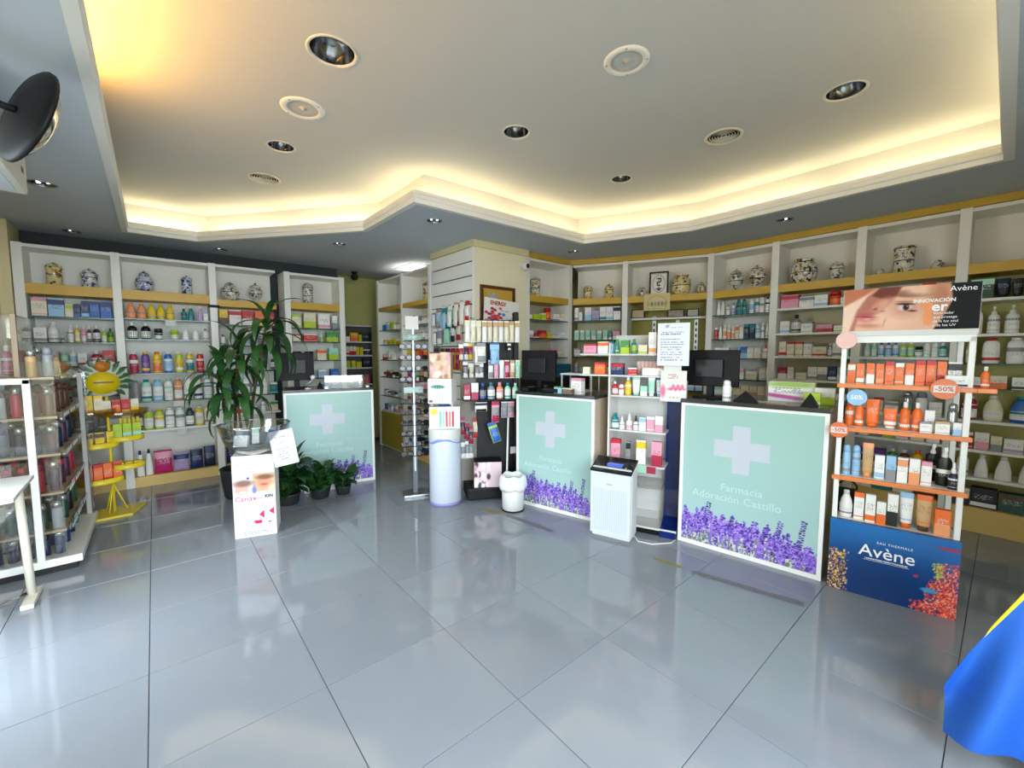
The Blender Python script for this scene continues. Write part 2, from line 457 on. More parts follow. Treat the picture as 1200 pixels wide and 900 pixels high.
slab('wall_front', 1.65, YF-.05, XR, YF+.05, 0, ZS, M_CREAM, 'cream wall behind the photographer on the right')
g_ = MB(); g_.box(-14, -14, -.2, 14, YF-.2, -.10); g_.box(-14, YF-.2, -.2, XL-.2, 12, -.10)
struct(g_.build('pavement', noisy('pavement', '8c8a86', '7a7874', 3, .9)), 'grey pavement outside the shop windows')

# round fittings let into the ceilings
def downlight(x, y, z, r, label, group, dp=.12, lit=0):
    t = thing('downlight', label, 'ceiling light', (x, y, z), 0, group)
    MB().lathe([(r*.85, .006), (r*.87, -.002), (r*.93, -.005), (r*.99, -.003), (r*1.0, .001)], 24).build('trim_ring', M_STEEL if lit else mat('ivory ring', 'cfcdbf', .5), t)
    MB().lathe([(r*.85, .004), (r*.80, dp*.3), (r*.62, dp*.62), (r*.3, dp*.9), (0, dp*.95)], 20).build('reflector', mat('smoked chrome', '77797c', .16, 1.0), t)
    b = MB(); b.lathe([(0, dp*.28), (r*.16, dp*.3), (r*.22, dp*.5), (r*.12, dp*.88)], 10); b.box(-r*.6, -.004, dp*.52, r*.6, .004, dp*.57)
    b.build('bulb', mat('unlit bulb', '9fa2a4', .15), t)
    MB().lathe([(r*.87, .002), (r*.87, dp), (0, dp)], 20).build('can', M_DARK, t)
    if lit:
        for k in range(3): MB().lathe([(0, dp*.20), (r*.13, dp*.25), (r*.15, dp*.5)], 8, M=Matrix.Translation((r*.42*math.cos(k*2.1), r*.42*math.sin(k*2.1), 0))).build('lamp', mat('lit led', 'ffffff', .5, 0, (1, .97, .9), 3), t)
def speaker(x, y, z, r, label):
    t = thing('ceiling_speaker', label, 'speaker', (x, y, z))
    MB().lathe([(r*.72, -.004), (r*.8, -.009), (r, -.006), (r*1.03, 0)], 28).build('rim', M_MOULD, t)
    MB().lathe([(0, -.012), (r*.08, -.011), (r*.1, -.003), (r*.4, .004), (r*.72, -.004)], 28).build('cone', mat('speaker cone', 'b5b0a2', .7), t)
    for k in range(4):
        a = k*PI/2+.6; MB().lathe([(0, -.010), (.006, -.009), (.006, -.005)], 8, M=Matrix.Translation((r*.9*math.cos(a), r*.9*math.sin(a), 0))).build('screw', M_STEEL, t)
def vent(x, y, z, r, label):
    t = thing('ceiling_vent', label, 'vent', (x, y, z))
    MB().lathe([(r*.87, .004), (r*.88, -.004), (r*.96, -.010), (r*1.04, -.004), (r*1.05, .001)], 28).build('rim', mat('vent rim', 'cfc8b0', .5), t)
    MB().lathe([(r*.88, .002), (r*.88, .09), (0, .09)], 24).build('duct', mat('dark duct', '1a1a18', .9), t)
    for k in range(5):
        q = r*(.14+.15*k)
        MB().lathe([(q, .008), (q+r*.04, .0), (q+r*.055, .001), (q+r*.015, .010), (q, .008)], 24).build('louvre', mat('louvre', 'd8d2bc', .4), t)
G1 = 'downlights in the raised ceiling'
for x, y, r, l in DL_UP: downlight(x, y, ZC, r, l, G1)
speaker(.79, 2.96, ZC, .125, 'flat beige round ceiling speaker at left')
speaker(1.97, 1.39, ZC, .115, 'round ceiling speaker with white rim nearest the viewer')
for x, y, r, l in VENTS: vent(x, y, ZC, r, l)
G2 = 'small downlights in the lowered soffit'
for x, y, r, l in DL_LO: downlight(x, y, ZS, r, 'small chrome soffit downlight '+l, G2, .046, 1)
t = thing('panel_light', 'square white ceiling panel light above passage shelves', 'ceiling light', (2.98, 5.62, ZS-.012))
MB().box(-.24, -.26, 0, .24, .26, .012).build('frame', M_FRAME, t)
for i in (0, 1):
    for j in (0, 1):
        MB().box(-.21+i*.22, -.23+j*.24, -.004, -.01+i*.22, -.01+j*.24, 0).build('diffuser', mat('lit diffuser', 'ffffff', .5, 0, (1, 1, .97), 7), t)

# ------------------------------------------------------------------ products
UM = {}
def unit(key):
    """unit meshes (footprint 1 x 1, height 1) shared by all goods of a kind"""
    if key in UM: return UM[key]
    b = MB()
    if key == 'round': b.lathe([(0, 0), (.45, 0), (.5, .03), (.5, .76), (.44, .88), (.24, .96), (.22, 1), (0, 1)], 14)
    elif key == 'oval': b.lathe([(0, 0), (.47, 0), (.5, .04), (.5, .74), (.48, .85), (.41, .94), (.33, .985), (.31, 1), (0, 1)], 16)
    elif key == 'plump': b.lathe([(0, 0), (.42, 0), (.5, .1), (.5, .55), (.4, .78), (.26, .93), (.24, 1), (0, 1)], 16)
    elif key == 'taper': b.lathe([(0, 0), (.46, 0), (.5, .04), (.45, .45), (.3, .85), (.2, 1), (0, 1)], 16)
    elif key == 'can': b.lathe([(0, 0), (.48, 0), (.5, .03), (.5, .9), (.46, .97), (.3, 1), (0, 1)], 14)
    elif key == 'cap': b.lathe([(0, 0), (.5, 0), (.5, .85), (.45, 1), (0, 1)], 12)
    elif key == 'dome': b.lathe([(0, 0), (.5, 0), (.5, .55), (.42, .85), (.25, 1), (0, 1)], 12)
    elif key == 'jar': b.lathe([(0, 0), (.46, 0), (.5, .06), (.5, .9), (.46, 1), (0, 1)], 16)
    elif key == 'band': b.lathe([(.505, 0), (.505, 1)], 16)
    elif key == 'pump':
        b.lathe([(0, 0), (.5, 0), (.5, .3), (.3, .34), (.14, .36), (.14, .7), (0, .7)], 10)
        b.cbox(-.25, -1.1, .68, .25, .3, 1.0, .06)
    elif key == 'trigger':
        b.lathe([(0, 0), (.5, 0), (.5, .28), (.3, .34), (.3, .6), (0, .6)], 10)
        b.cbox(-.3, -1.1, .58, .3, .55, .98, .08); b.cbox(-.14, -.75, .2, .14, -.55, .62, .05)
    elif key == 'dropper': b.lathe([(0, 0), (.5, 0), (.5, .4), (.3, .45), (.3, .85), (.2, 1), (0, 1)], 10)
    elif key == 'tube':
        n = 14; rows = [(0, .42, .36), (.1, .44, .38), (.45, .47, .3), (.8, .49, .14), (.93, .5, .04), (1, .5, .035)]
        vs_ = [(a*math.cos(2*PI*i/n), c*math.sin(2*PI*i/n), z) for z, a, c in rows for i in range(n)]
        fs = [(j*n+i, j*n+(i+1) % n, (j+1)*n+(i+1) % n, (j+1)*n+i) for j in range(len(rows)-1) for i in range(n)]
        fs += [tuple(range(n-1, -1, -1)), tuple(range((len(rows)-1)*n, len(rows)*n))]
        b.add(vs_, fs, 0, True)
    elif key == 'box': b.box(-.5, -.5, 0, .5, .5, 1)
    elif key == 'pouch':
        n = 6; vs_ = []; fs = []
        for sgn in (-1, 1):
            for j in range(n+1):
                for i in range(n+1):
                    u, v = i/n, j/n
                    k = (math.sin(PI*v)**.5 if 0 < v < 1 else .04)*(.35+.65*(math.sin(PI*u)**.4 if 0 < u < 1 else 0))
                    vs_.append(((u-.5)*(1-.06*math.sin(PI*v)), sgn*.5*max(k, .03), v))
        K = (n+1)**2
        for s in (0, 1):
            for j in range(n):
                for i in range(n):
                    q = [s*K+j*(n+1)+i, s*K+j*(n+1)+i+1, s*K+(j+1)*(n+1)+i+1, s*K+(j+1)*(n+1)+i]
                    fs.append(tuple(q) if s == 0 else tuple(q[::-1]))
        rim = [j*(n+1) for j in range(n+1)]
        fs += [(i, K+i, K+i+1, i+1) for i in range(n)]
        for j in range(n): fs.append((j*(n+1), (j+1)*(n+1), K+(j+1)*(n+1), K+j*(n+1))); fs.append((j*(n+1)+n, K+j*(n+1)+n, K+(j+1)*(n+1)+n, (j+1)*(n+1)+n))
        b.add(vs_, fs, 0, True)
    UM[key] = b.mesh(key)
    return UM[key]

KIND = dict(bt=('bottle', 'bottle'), fl=('oval_bottle', 'bottle'), pl=('plump_bottle', 'bottle'), tp=('tapered_bottle', 'bottle'), pm=('pump_bottle', 'pump bottle'),
            tr=('spray_bottle', 'trigger spray'), sp=('spray_can', 'spray can'), tb=('cream_tube', 'tube'), jr=('jar', 'jar'), dr=('dropper_bottle', 'dropper bottle'),
            bx=('carton', 'carton'), bg=('pouch', 'pouch'), hc=('blister_pack', 'blister pack'), hb=('hanging_bag', 'hanging packet'))
SHAPE = dict(bt=('round', .80, 1, 'cap', .46), fl=('oval', .89, .55, 'cap', .6), pl=('plump', .86, .7, 'cap', .45), tp=('taper', .84, .6, 'dome', .4), pm=('round', .74, 1, 'pump', .42),
             tr=('oval', .72, .6, 'trigger', .4), sp=('can', .76, 1, 'dome', .86), jr=('jar', .68, 1, 'cap', 1.02), dr=('round', .6, 1, 'dropper', .5))
def item(kind, w, h, cols, loc, rz, where, group=None, d=None, style=None):
    """one product standing at loc; cols = body, cap, label colours; where = the words that single it out"""
    name, noun = KIND[kind]
    c0 = cols[0]; c1 = cols[1] if len(cols) > 1 else 'wht'; c2 = cols[2] if len(cols) > 2 else None
    cn = PAL[c0][0]
    cat = {'carton': 'box', 'pump bottle': 'bottle', 'trigger spray': 'bottle', 'spray can': 'spray can', 'dropper bottle': 'bottle', 'blister pack': 'packet', 'hanging packet': 'packet'}.get(noun, noun)
    if kind == 'bx':
        name = 'tall_carton' if h > 1.5*w else 'flat_carton' if w > 1.15*h else 'carton'
        st = style if style is not None else RND.randrange(4)
        o = link(name, unit('box'), printm(c0, c1, st), None, loc, (0, 0, rz), (w, d or min(.09, max(.03, w*.6)), h))
        lab = cn+' carton' + ('' if c1 == c0 else ' printed '+PAL[c1][0])
        return tag(o, lab+', '+where, cat, group)
    if kind == 'bg':
        o = link(name, unit('pouch'), printm(c0, c1, 1), None, loc, (0, 0, rz), (w, d or w*.4, h))
        return tag(o, cn+' soft pouch, '+where, cat, group)
    lab = cn+' '+noun
    if c1 != c0: lab += ' with '+PAL[c1][0]+' cap'
    t = thing(name, lab+', '+where, cat, loc, rz, group)
    if kind == 'tb':
        hc = h*.14
        link('cap', unit('cap'), pm(c1), t, (0, 0, 0), (0, 0, 0), (w*.7, w*.62, hc))
        link('body', unit('tube'), printm(c0, c2 or c1, 3 if c2 else 0), t, (0, 0, hc), (0, 0, 0), (w, w*.8, h-hc))
        return t
    sh, fb, fd, ck, cw = SHAPE[kind]
    dd = d or w*fd
    link('body', unit(sh), pm(c0), t, (0, 0, 0), (0, 0, 0), (w, dd, h*fb))
    link('cap', unit(ck), pm(c1), t, (0, 0, h*fb), (0, 0, 0), (w*cw, min(w*cw, dd*.9) if ck == 'cap' and kind != 'jr' else w*cw, h*(1-fb)))
    if c2 and kind not in ('tp',):
        top = {'bt': .72, 'pm': .72, 'fl': .74, 'pl': .52, 'tr': .62, 'sp': .8, 'jr': .85, 'dr': .7}[kind]
        lo_ = {'pl': .14}.get(kind, .1)
        link('label', unit('band'), printm(c2, c1 if c1 != c2 else ('gry' if c0 == c2 else c0), RND.choice((0, 1, 3))), t, (0, 0, h*fb*lo_), (0, 0, 0), (w, dd, h*fb*(top-lo_)))
    return t

TOK = re.compile(r'(?:(\d+)\*)?(\w\w) (\d+) (\d+) ([\w ]+)')
def parse(spec):
    out = []
    for s in spec.split(';'):
        s = s.strip()
        if not s: continue
        if s[0] == '_': out.append(('_', float(s[1:])/1000)); continue
        m = TOK.match(s); k, kd, w, h, c = m.groups()
        for _ in range(int(k or 1)): out.append((kd, int(w)/1000, int(h)/1000, c.split()))
    return out
def row(P0, ang, width, z, spec, where, group, y0=.03, x0=.02, jit=.004, spread=True, depth=.30, hmax=None, turn=0.0, hs=1.0):
    """set a left-to-right row of goods on a shelf; P0 = left front corner, ang = direction of the shelf front"""
    its = parse(spec); wid = width-2*x0
    tot = sum(i[1] for i in its); nitems = [i for i in its if i[0] != '_']
    k = 1.0; gap = 0.0
    if tot > wid-.006*(len(nitems)-1): k = (wid-.006*(len(nitems)-1))/tot; gap = .006
    elif spread and len(nitems) > 1: gap = min((wid-tot)/(len(nitems)-1), .09)
    else: gap = .008
    ex, ey = math.cos(ang), math.sin(ang); x = x0; n = 0
    for i in its:
        if i[0] == '_': x += i[1]*k; continue
        kd, w, h, c = i; w *= k; h *= hs
        if hmax: h = min(h, hmax)
        dd = {'bx': min(.09, max(.03, w*.6)), 'bg': w*.4, 'tb': w*.8}.get(kd) or w*SHAPE[kd][2]
        yy = y0+dd/2+RND.uniform(0, .02)
        px = P0[0]+ex*(x+w/2)-ey*yy; py = P0[1]+ey*(x+w/2)+ex*yy
        n += 1
        item(kd, w*.985, h, c, (px, py, z+.001), ang+turn+RND.uniform(-.05, .05)*(1 if kd != 'bx' else .5), '%s from left, %s' % (ORD[n-1], where), group)
        x += w+gap

# ------------------------------------------------------------------ shelving bays
SHELFN = ['top', 'second', 'third', 'fourth', 'fifth', 'sixth', 'seventh', 'eighth', 'ninth']
def bay(P0, P1, label, where, ztop, fas, shelves, kick, depth=.34, ends=(True, False), post=.07, back=None, door=None, solid=(), fascia_m=None, kick_m=None, hs=1.0):
    """one bay: P0 -> P1 is its front from left to right; posts, back, fascia shelf, glass shelves and plinth are parts.
    shelves = list of (height of shelf top, row spec)"""
    P, Q = Vector(P0), Vector(P1); L_ = (Q-P).length; ang = math.atan2(Q.y-P.y, Q.x-P.x)
    t = thing('shelving_bay', label, 'shelf', (*P, 0), ang)
    fm = fascia_m or M_OCHRE; km = kick_m or M_OCHREL
    hp = post/2
    for e, x in ((ends[0], 0), (ends[1], L_)):
        if e: MB().cbox(x-hp, -.012, 0, x+hp, depth, ztop, .004).build('post', M_POST, t)
    x0, x1 = hp, L_-hp
    MB().box(x0, depth-.018, 0, x1, depth, fas[0]).build('back_panel', back or M_BACK, t)
    MB().box(x0, depth-.018, fas[0], x1, depth, ztop-.02).build('niche_back', M_BACK, t)
    MB().box(x0, .0, ztop-.035, x1, depth-.018, ztop-.005).build('top_panel', M_POST, t)
    MB().cbox(x0, -.006, fas[0], x1, depth-.018, fas[1], .003).build('fascia_shelf', fm, t)
    if door:
        MB().box(x0, .012, 0, x1, depth-.018, door).build('cabinet', M_POST, t)
        dr = MB().cbox(x0+.005, -.006, .02, x1-.005, .012, door-.02, .003).build('door', noisy('ochre door', 'b9a63a', 'ac992f', 3, .4), t)
        MB().box(L_*.5-.06, -.03, door-.14, L_*.5+.06, -.006, door-.13).build('handle', M_STEEL, dr)
    else:
        MB().box(x0, 0, 0, x1, depth-.018, kick).build('plinth', km, t)
    for i, (z, spec) in enumerate(shelves):
        if z > kick+.01 and not (door and abs(z-door) < .02):
            s = MB()
            if i in solid: s.cbox(x0, -.004, z-.022, x1, depth-.018, z, .002); s.build('shelf_board', M_POST, t)
            else:
                s.box(x0, .002, z-.008, x1, depth-.018, z, 0); s.box(x0, -.001, z-.009, x1, .002, z+.001, 1)
                s.build('glass_shelf', [M_GLASS, M_GEDGE], t)
        if spec:
            ordn = SHELFN[i] if i < len(shelves)-1 else 'lowest'
            e = (Q-P).normalized(); p = P+e*hp
            up = (shelves[i-1][0] if i else fas[0])-z-.035
            row((p.x, p.y), ang, L_-post, z+.0006, spec, '%s shelf, %s' % (ordn, where), 'goods on the %s' % where, hmax=up, hs=hs)
    return t, ang

def fill(rnd, width, pool):
    """a shelf spec drawn from a pool of goods until the width is used"""
    out = []; x = 0
    while True:
        s = rnd.choice(pool); m = TOK.match(s); w = int(m.group(3)); k = rnd.choice((1, 1, 2, 2, 3))
        if x+k*(w+8) > width: k = 1
        if x+w+8 > width: break
        out.append('%d*%s' % (k, s)); x += k*(w+8)
    return ';'.join(out)
PALE = ['bx 60 110 wht red', 'bx 75 90 wht lbl', 'bx 50 130 crm tea', 'bx 90 70 wht org', 'bx 65 120 wht gry', 'bx 80 60 crm pnk', 'bt 50 130 wht wht lbl', 'bx 45 100 wht grn', 'jr 60 60 wht wht mnt', 'bx 55 90 crm red',
        'bx 100 85 wht crm', 'fl 65 150 wht wht wht', 'bt 45 120 crm wht wht']
MIXD = PALE+['bx 60 100 yel red', 'bx 70 80 red wht', 'bx 55 120 grn wht', 'bx 80 90 blu wht', 'bx 60 70 org wht', 'bx 50 110 tea wht', 'bt 45 120 brn wht wht', 'bx 75 65 pur wht', 'bx 60 90 lim yel', 'bx 60 85 pnk red']
BOTS = ['fl 75 180 wht wht wht', 'pm 70 190 wht wht wht', 'bt 65 170 wht lbl wht', 'fl 70 175 crm wht wht', 'bt 70 185 wht blu wht', 'pm 75 180 wht red wht', 'sp 55 180 wht wht lbl', 'fl 75 170 mnt wht wht', 'tb 60 170 wht wht lbl']
DARK = ['bx 60 90 plm wht', 'bx 50 80 blk wht', 'bx 70 70 crs wht', 'bx 60 100 brn crm', 'bt 40 90 blk slv', 'bt 45 100 crs slv', 'bx 55 60 pur pnk']
rr = random.Random(5)
ZL = (2.03, 2.13)
bay((-.93, 6.05), (-.26, 6.05), 'leftmost white wall shelving bay with ochre fascia beside cream wall', 'leftmost back-wall bay', 2.5, ZL, [
    (1.82, 'bx 115 170 crm pnk; bx 120 165 lbl nvy; bx 62 105 crm lim; bx 50 110 nvy blu; bx 60 140 nvy lbl; bx 80 140 blu nvy; bx 92 168 blu nvy'),
    (1.57, 'bx 95 115 wht gry; bt 85 165 wht wht wht; dr 30 55 blk wht wht; _20; bt 46 145 wht wht wht; bt 46 145 yel wht crm; bt 40 140 pnk wht wht; bt 36 138 brn wht wht; bt 66 145 blk wht wht; bt 46 120 lim wht wht; bt 46 125 grn dgr lim'),
    (1.33, 'bx 80 140 crm brn; bx 80 130 tan brn; bt 62 125 mnt mnt wht; pm 58 160 wht wht lbl; bx 72 108 wht crs; _20; bt 92 128 crs wht crs; bx 96 132 crs red'),
    (1.02, 'bx 110 90 wht pnk; bx 90 80 wht red; _40; bx 110 70 wht red; bx 120 80 crs wht'),
    (.66, 'bx 100 110 wht lbl; bt 60 140 lbl wht wht; 3*bt 60 150 gry wht gry; bx 80 90 wht yel'),
    (.11, 'bx 150 160 wht yel; bx 140 150 org wht; bg 160 170 wht pnk')], .11, hs=1.2)
bay((-.26, 6.05), (.56, 6.05), 'white wall shelving bay of bright shampoo bottles behind yellow spinner', 'second back-wall bay', 2.5, ZL, [
    (1.83, '2*pl 90 150 pch pch pch; 3*pl 82 140 yel yel yel; _60; bt 58 110 tea dgr tea; tp 74 140 tea wht; _20; tp 60 140 lil wht; bx 45 90 wht lil'),
    (1.61, '2*bt 82 150 blk wht wht; jr 72 100 blk blk wht; _40; jr 72 90 lim lim wht; 2*tp 66 105 wht wht; bt 62 110 wht gry wht'),
    (1.24, 'fl 72 195 crs wht crs; fl 72 195 pur yel pur; fl 72 195 yel org org; fl 72 195 blu wht lbl; fl 72 195 lim wht yel; fl 72 195 yel wht tea; fl 72 195 red wht red; _60'),
    (.93, 'fl 70 200 gry gry gry; fl 84 200 mnt tea wht; fl 84 200 lbl lbl wht; fl 76 200 wht mnt wht; fl 72 200 pch pch wht; fl 82 215 wht wht wht; fl 78 210 wht nvy wht; fl 78 205 wht lbl wht'),
    (.62, 'fl 76 170 brn brn crm; fl 82 185 lim wht wht; fl 82 180 lim yel wht; fl 82 185 wht wht wht; fl 82 185 wht wht wht; fl 78 170 dgr dgr wht; fl 78 185 yel wht crm; fl 86 190 crm crm crm'),
    (.11, 'tp 88 235 wht nvy; tp 88 240 wht nvy; bg 215 215 mag pnk; bg 190 165 lil nvy; bg 165 185 nvy dbl; bg 150 205 dbl nvy')], .11, solid=(4,), hs=1.2)
bay((.56, 6.05), (1.25, 6.05), 'white wall shelving bay partly hidden by tall leafy plant', 'back-wall bay behind plant', 2.5, (2.01, 2.09), [
    (1.80, 'bx 85 170 yel brn; bx 120 165 wht red; bx 120 165 red wht; bx 110 160 org yel; bx 90 150 red crm'),
    (1.55, 'bt 55 110 wht grn wht; bt 55 110 mnt wht wht; bx 60 120 org wht; 2*bt 60 140 wht wht lbl; bx 70 120 wht lil; bt 60 120 lbl nvy wht'),
    (1.24, 'bt 60 150 wht grn wht; bt 60 160 mnt wht wht; bx 80 140 wht grn; fl 70 170 wht wht wht; bx 70 140 lbl wht; bt 60 150 dbl wht wht'),
    (.94, 'bx 90 100 blu lbl; fl 72 190 wht lbl wht; fl 72 190 wht wht wht; bx 80 120 wht blu; fl 70 180 crm wht wht; bx 80 120 tea wht'),
    (.72, 'bt 60 120 brn wht wht; bx 80 90 wht red; bx 90 90 wht gry; bt 60 130 wht gry wht; bx 80 100 crm grn'),
    (.11, 'bg 170 190 nvy dbl; bg 170 180 wht blu; bx 140 200 wht lbl')], .11, solid=(4,), hs=1.2)
bay((1.345, 6.05), (2.03, 6.05), 'white wall shelving bay behind left counter monitor', 'back-wall bay behind monitor', 2.5, (2.03, 2.12), [
    (1.79, 'bx 110 140 crm lim; bx 150 165 crm lim; bx 150 165 wht pnk; bx 68 150 wht gry'),
    (1.61, 'bx 90 80 crm red; bx 170 85 red crm; bt 40 130 mnt wht lim; bx 150 115 grn lim'),
    (1.36, '2*jr 110 100 blk blk wht; bx 115 120 crm org; bx 125 140 mnt lim'),
    (1.12, 'bx 90 90 wht nvy; bx 90 70 pnk lil; bx 100 90 lbl wht; bx 110 95 blu lbl'),
    (.90, 'bx 110 100 wht lbl; bx 120 110 gry wht; bx 120 110 lbl blu; bx 100 120 blu wht'),
    (.60, ''), (.11, '')], .11, ends=(True, True), hs=1.2)
# passage run, its front at x = 2.7
bay((2.7, 6.41), (2.7, 5.58), 'passage shelving bay with ochre cupboard door below', 'farthest passage bay', 2.57, (2.09, 2.15), [
    (1.80, 'bx 90 90 blu tea; bx 60 130 lbl wht; bx 70 120 lim yel; bt 60 140 lim wht wht; bx 80 110 wht tan; bx 90 100 wht gry'),
    (1.58, 'bx 100 80 wht yel; bx 120 70 yel lim; bx 90 90 lim yel; bx 100 80 yel wht; bx 90 60 wht grn'),
    (1.35, fill(rr, 700, PALE)), (1.09, fill(rr, 700, DARK+['bx 80 90 pnk wht'])), (.80, 'bx 80 90 wht gry; jr 70 60 wht blk wht; bx 90 70 gry wht; jr 70 60 wht blk wht; bx 120 90 wht lbl; jr 70 60 wht blk wht'),
    (.57, 'bx 120 90 blu pur; bx 130 100 wht lbl; bx 120 90 wht pnk; bx 110 80 crm org; bx 110 80 wht red')], .10, depth=.32, door=.57)
bay((2.7, 5.58), (2.7, 4.79), 'passage shelving bay behind the eyewear stand', 'passage bay behind eyewear', 2.57, (2.09, 2.15), [
    (1.84, 'bx 180 120 org red; bx 90 130 wht gry; bx 120 110 gry wht; bx 110 120 wht tan; bx 100 110 wht lbl'),
    (1.63, fill(rr, 660, ['bx 70 90 wht gry', 'bx 80 110 wht pnk', 'bx 60 100 crm brn', 'bx 90 80 lbl wht'])), (1.39, 'bx 100 110 yel org; bx 90 90 crm yel; bx 80 120 org red; bx 80 110 red org; bx 90 100 org yel; bx 90 100 crm red'),
    (1.12, 'bx 90 120 pur mag; bx 80 130 plm wht; bx 90 110 mnt grn; bx 90 130 tan brn; bx 90 110 crm org; bx 90 120 brn tan'),
    (.98, fill(rr, 660, ['bx 70 90 pnk wht', 'bx 80 100 wht red', 'bx 90 90 crs wht'])), (.79, fill(rr, 660, ['bx 80 120 crm red', 'bx 80 120 wht gry', 'bx 80 130 tan wht'])),
    (.58, 'bx 90 120 yel blk; bx 80 110 yel org; bx 100 130 wht red; bx 90 120 crm tan; bx 100 110 wht pnk; bx 90 110 yel wht'),
    (.33, 'bx 110 150 wht gry; bx 120 160 wht lbl; bx 120 150 gry wht; bx 110 150 wht blu'), (.10, 'bx 150 150 wht blu; bx 170 160 lbl nvy; bx 150 150 wht nvy; bx 140 140 nvy lbl')], .10, depth=.32, ends=(True, True), post=.06, solid=(6,))
# bays right of the column, then round the polygonal right-hand wall
ZR = (2.10, 2.18); ZT = 2.63
PRT = [(3.53, 3.87), (4.31, 3.87), (4.66, 3.24), (5.06, 2.33), (5.06, 1.65), (5.06, .94), (5.06, .285), (5.06, -.60)]
bay(PRT[0], PRT[1], 'narrow shelving bay between security camera and wall corner', 'bay right of security camera', ZT, ZR, [
    (1.88, 'bx 70 60 wht lim; bx 120 70 lim yel; bx 80 90 lim wht; jr 90 165 org red org; bx 120 90 wht gry; bx 80 100 crm wht'),
    (1.65, 'bx 90 90 wht pnk; bx 80 60 crs wht; bx 110 100 red org; bx 70 70 lim yel; bx 120 60 crm lil; bx 90 80 wht crm'),
    (1.40, 'bx 110 70 wht gry; bx 100 80 crm pnk; bx 120 100 pnk red; bx 110 120 pnk crs; bx 100 80 crm wht'),
    (1.17, fill(rr, 650, PALE)), (.95, ''), (.69, ''), (.2, '')], .2, ends=(True, True), back=noisy('shelf back beige', 'bdb59c', 'b2aa90', 2, .5))
bay(PRT[1], PRT[2], 'angled shelving bay below two matching cream jars', 'bay below matching cream jars', ZT, ZR, [
    (1.89, 'bx 50 180 wht gry; bx 45 120 wht crm; _30; bx 90 190 wht lbl; bx 100 130 lil gry; bx 80 190 wht tea; bx 90 190 wht lbl; bx 90 180 wht blk'),
    (1.63, '6*bx 60 130 mnt wht; bx 40 130 tea wht; bx 90 110 pnk wht'),
    (1.41, 'bx 80 110 wht lil; bx 70 80 crm gry; bx 60 120 lim yel; 2*bx 110 170 crm tan; bx 80 120 wht lil'),
    (1.20, fill(rr, 600, PALE)), (.95, ''), (.69, ''), (.2, '')], .2, ends=(False, False), post=.08, back=noisy('shelf back warm', 'c9c09a', 'beb58e', 2, .5))
bay(PRT[2], PRT[3], 'angled bay with olive board and slotted rails behind notices', 'angled olive bay', ZT, ZR, [
    (1.00, fill(rr, 850, PALE)), (.6, ''), (.2, '')], .2, back=M_OLIVED, ends=(True, False))
bay(PRT[3], PRT[4], 'wall shelving bay behind right counter monitor', 'bay behind counter monitor', ZT, ZR, [
    (1.90, '2*tp 52 165 wht wht; bt 55 120 wht gry wht; bt 55 140 wht gry lil; 2*fl 60 170 tea dgr tea; _20; fl 55 160 wht wht lbl; sp 50 165 tea wht wht; fl 55 165 wht wht wht; fl 50 170 wht blk wht'),
    (1.62, 'bx 40 140 red wht; tp 60 175 wht pch; 3*bt 55 170 crm wht pch; bx 55 150 crm org; bx 60 130 wht crm; 2*bx 70 165 dbl tea; sp 65 150 lbl wht wht; 2*bt 50 170 wht wht wht'),
    (1.40, 'bx 100 120 crm wht; bx 90 120 wht gry; bx 70 90 wht crm; bt 55 160 lbl wht wht; bx 80 130 blu lbl; 2*bx 80 120 wht crm; bt 70 140 wht org wht'),
    (1.16, 'bx 100 150 wht gry; bx 110 160 wht crm; bx 70 120 wht pnk; bx 110 100 crm wht; bx 70 130 wht crm'),
    (.96, 'bx 120 150 mnt wht; bx 120 140 wht mnt; 4*bx 90 130 crm tan'), (.69, ''), (.45, ''), (.2, '')], .2)
bay(PRT[4], PRT[5], 'wall shelving bay just left of the face advert', 'bay left of advert', ZT, ZR, [
    (1.93, 'bx 160 150 pnk red; bx 130 105 wht gry; bx 110 110 wht lbl; jr 95 150 org red org; bx 90 80 wht org'),
    (1.67, 'bx 85 125 wht lbl; bt 85 190 gry blk wht; bx 100 110 wht gry; _20; bx 130 75 pnk red; bx 70 60 wht lim; bx 50 120 lim grn'),
    (1.43, '3*bx 70 150 crm red; bx 75 150 wht gry; bx 120 95 crm red; bt 40 130 slv wht wht; bx 70 130 wht gry; bx 60 130 mnt wht'),
    (1.19, 'bx 85 120 crs wht; bx 60 120 wht crm; _20; bx 100 70 crm wht; 2*bx 85 130 wht gry; bx 70 140 nvy wht; bx 90 130 mnt wht'),
    (.95, 'bx 90 150 dbl nvy; bx 110 150 wht pnk; bx 120 150 lim wht; bx 120 130 wht mnt; bx 90 110 wht gry'), (.69, ''), (.45, ''), (.2, '')], .2,
    back=noisy('shelf back warm', 'c9c09a', 'beb58e', 2, .5), solid=(0, 1, 2, 3))
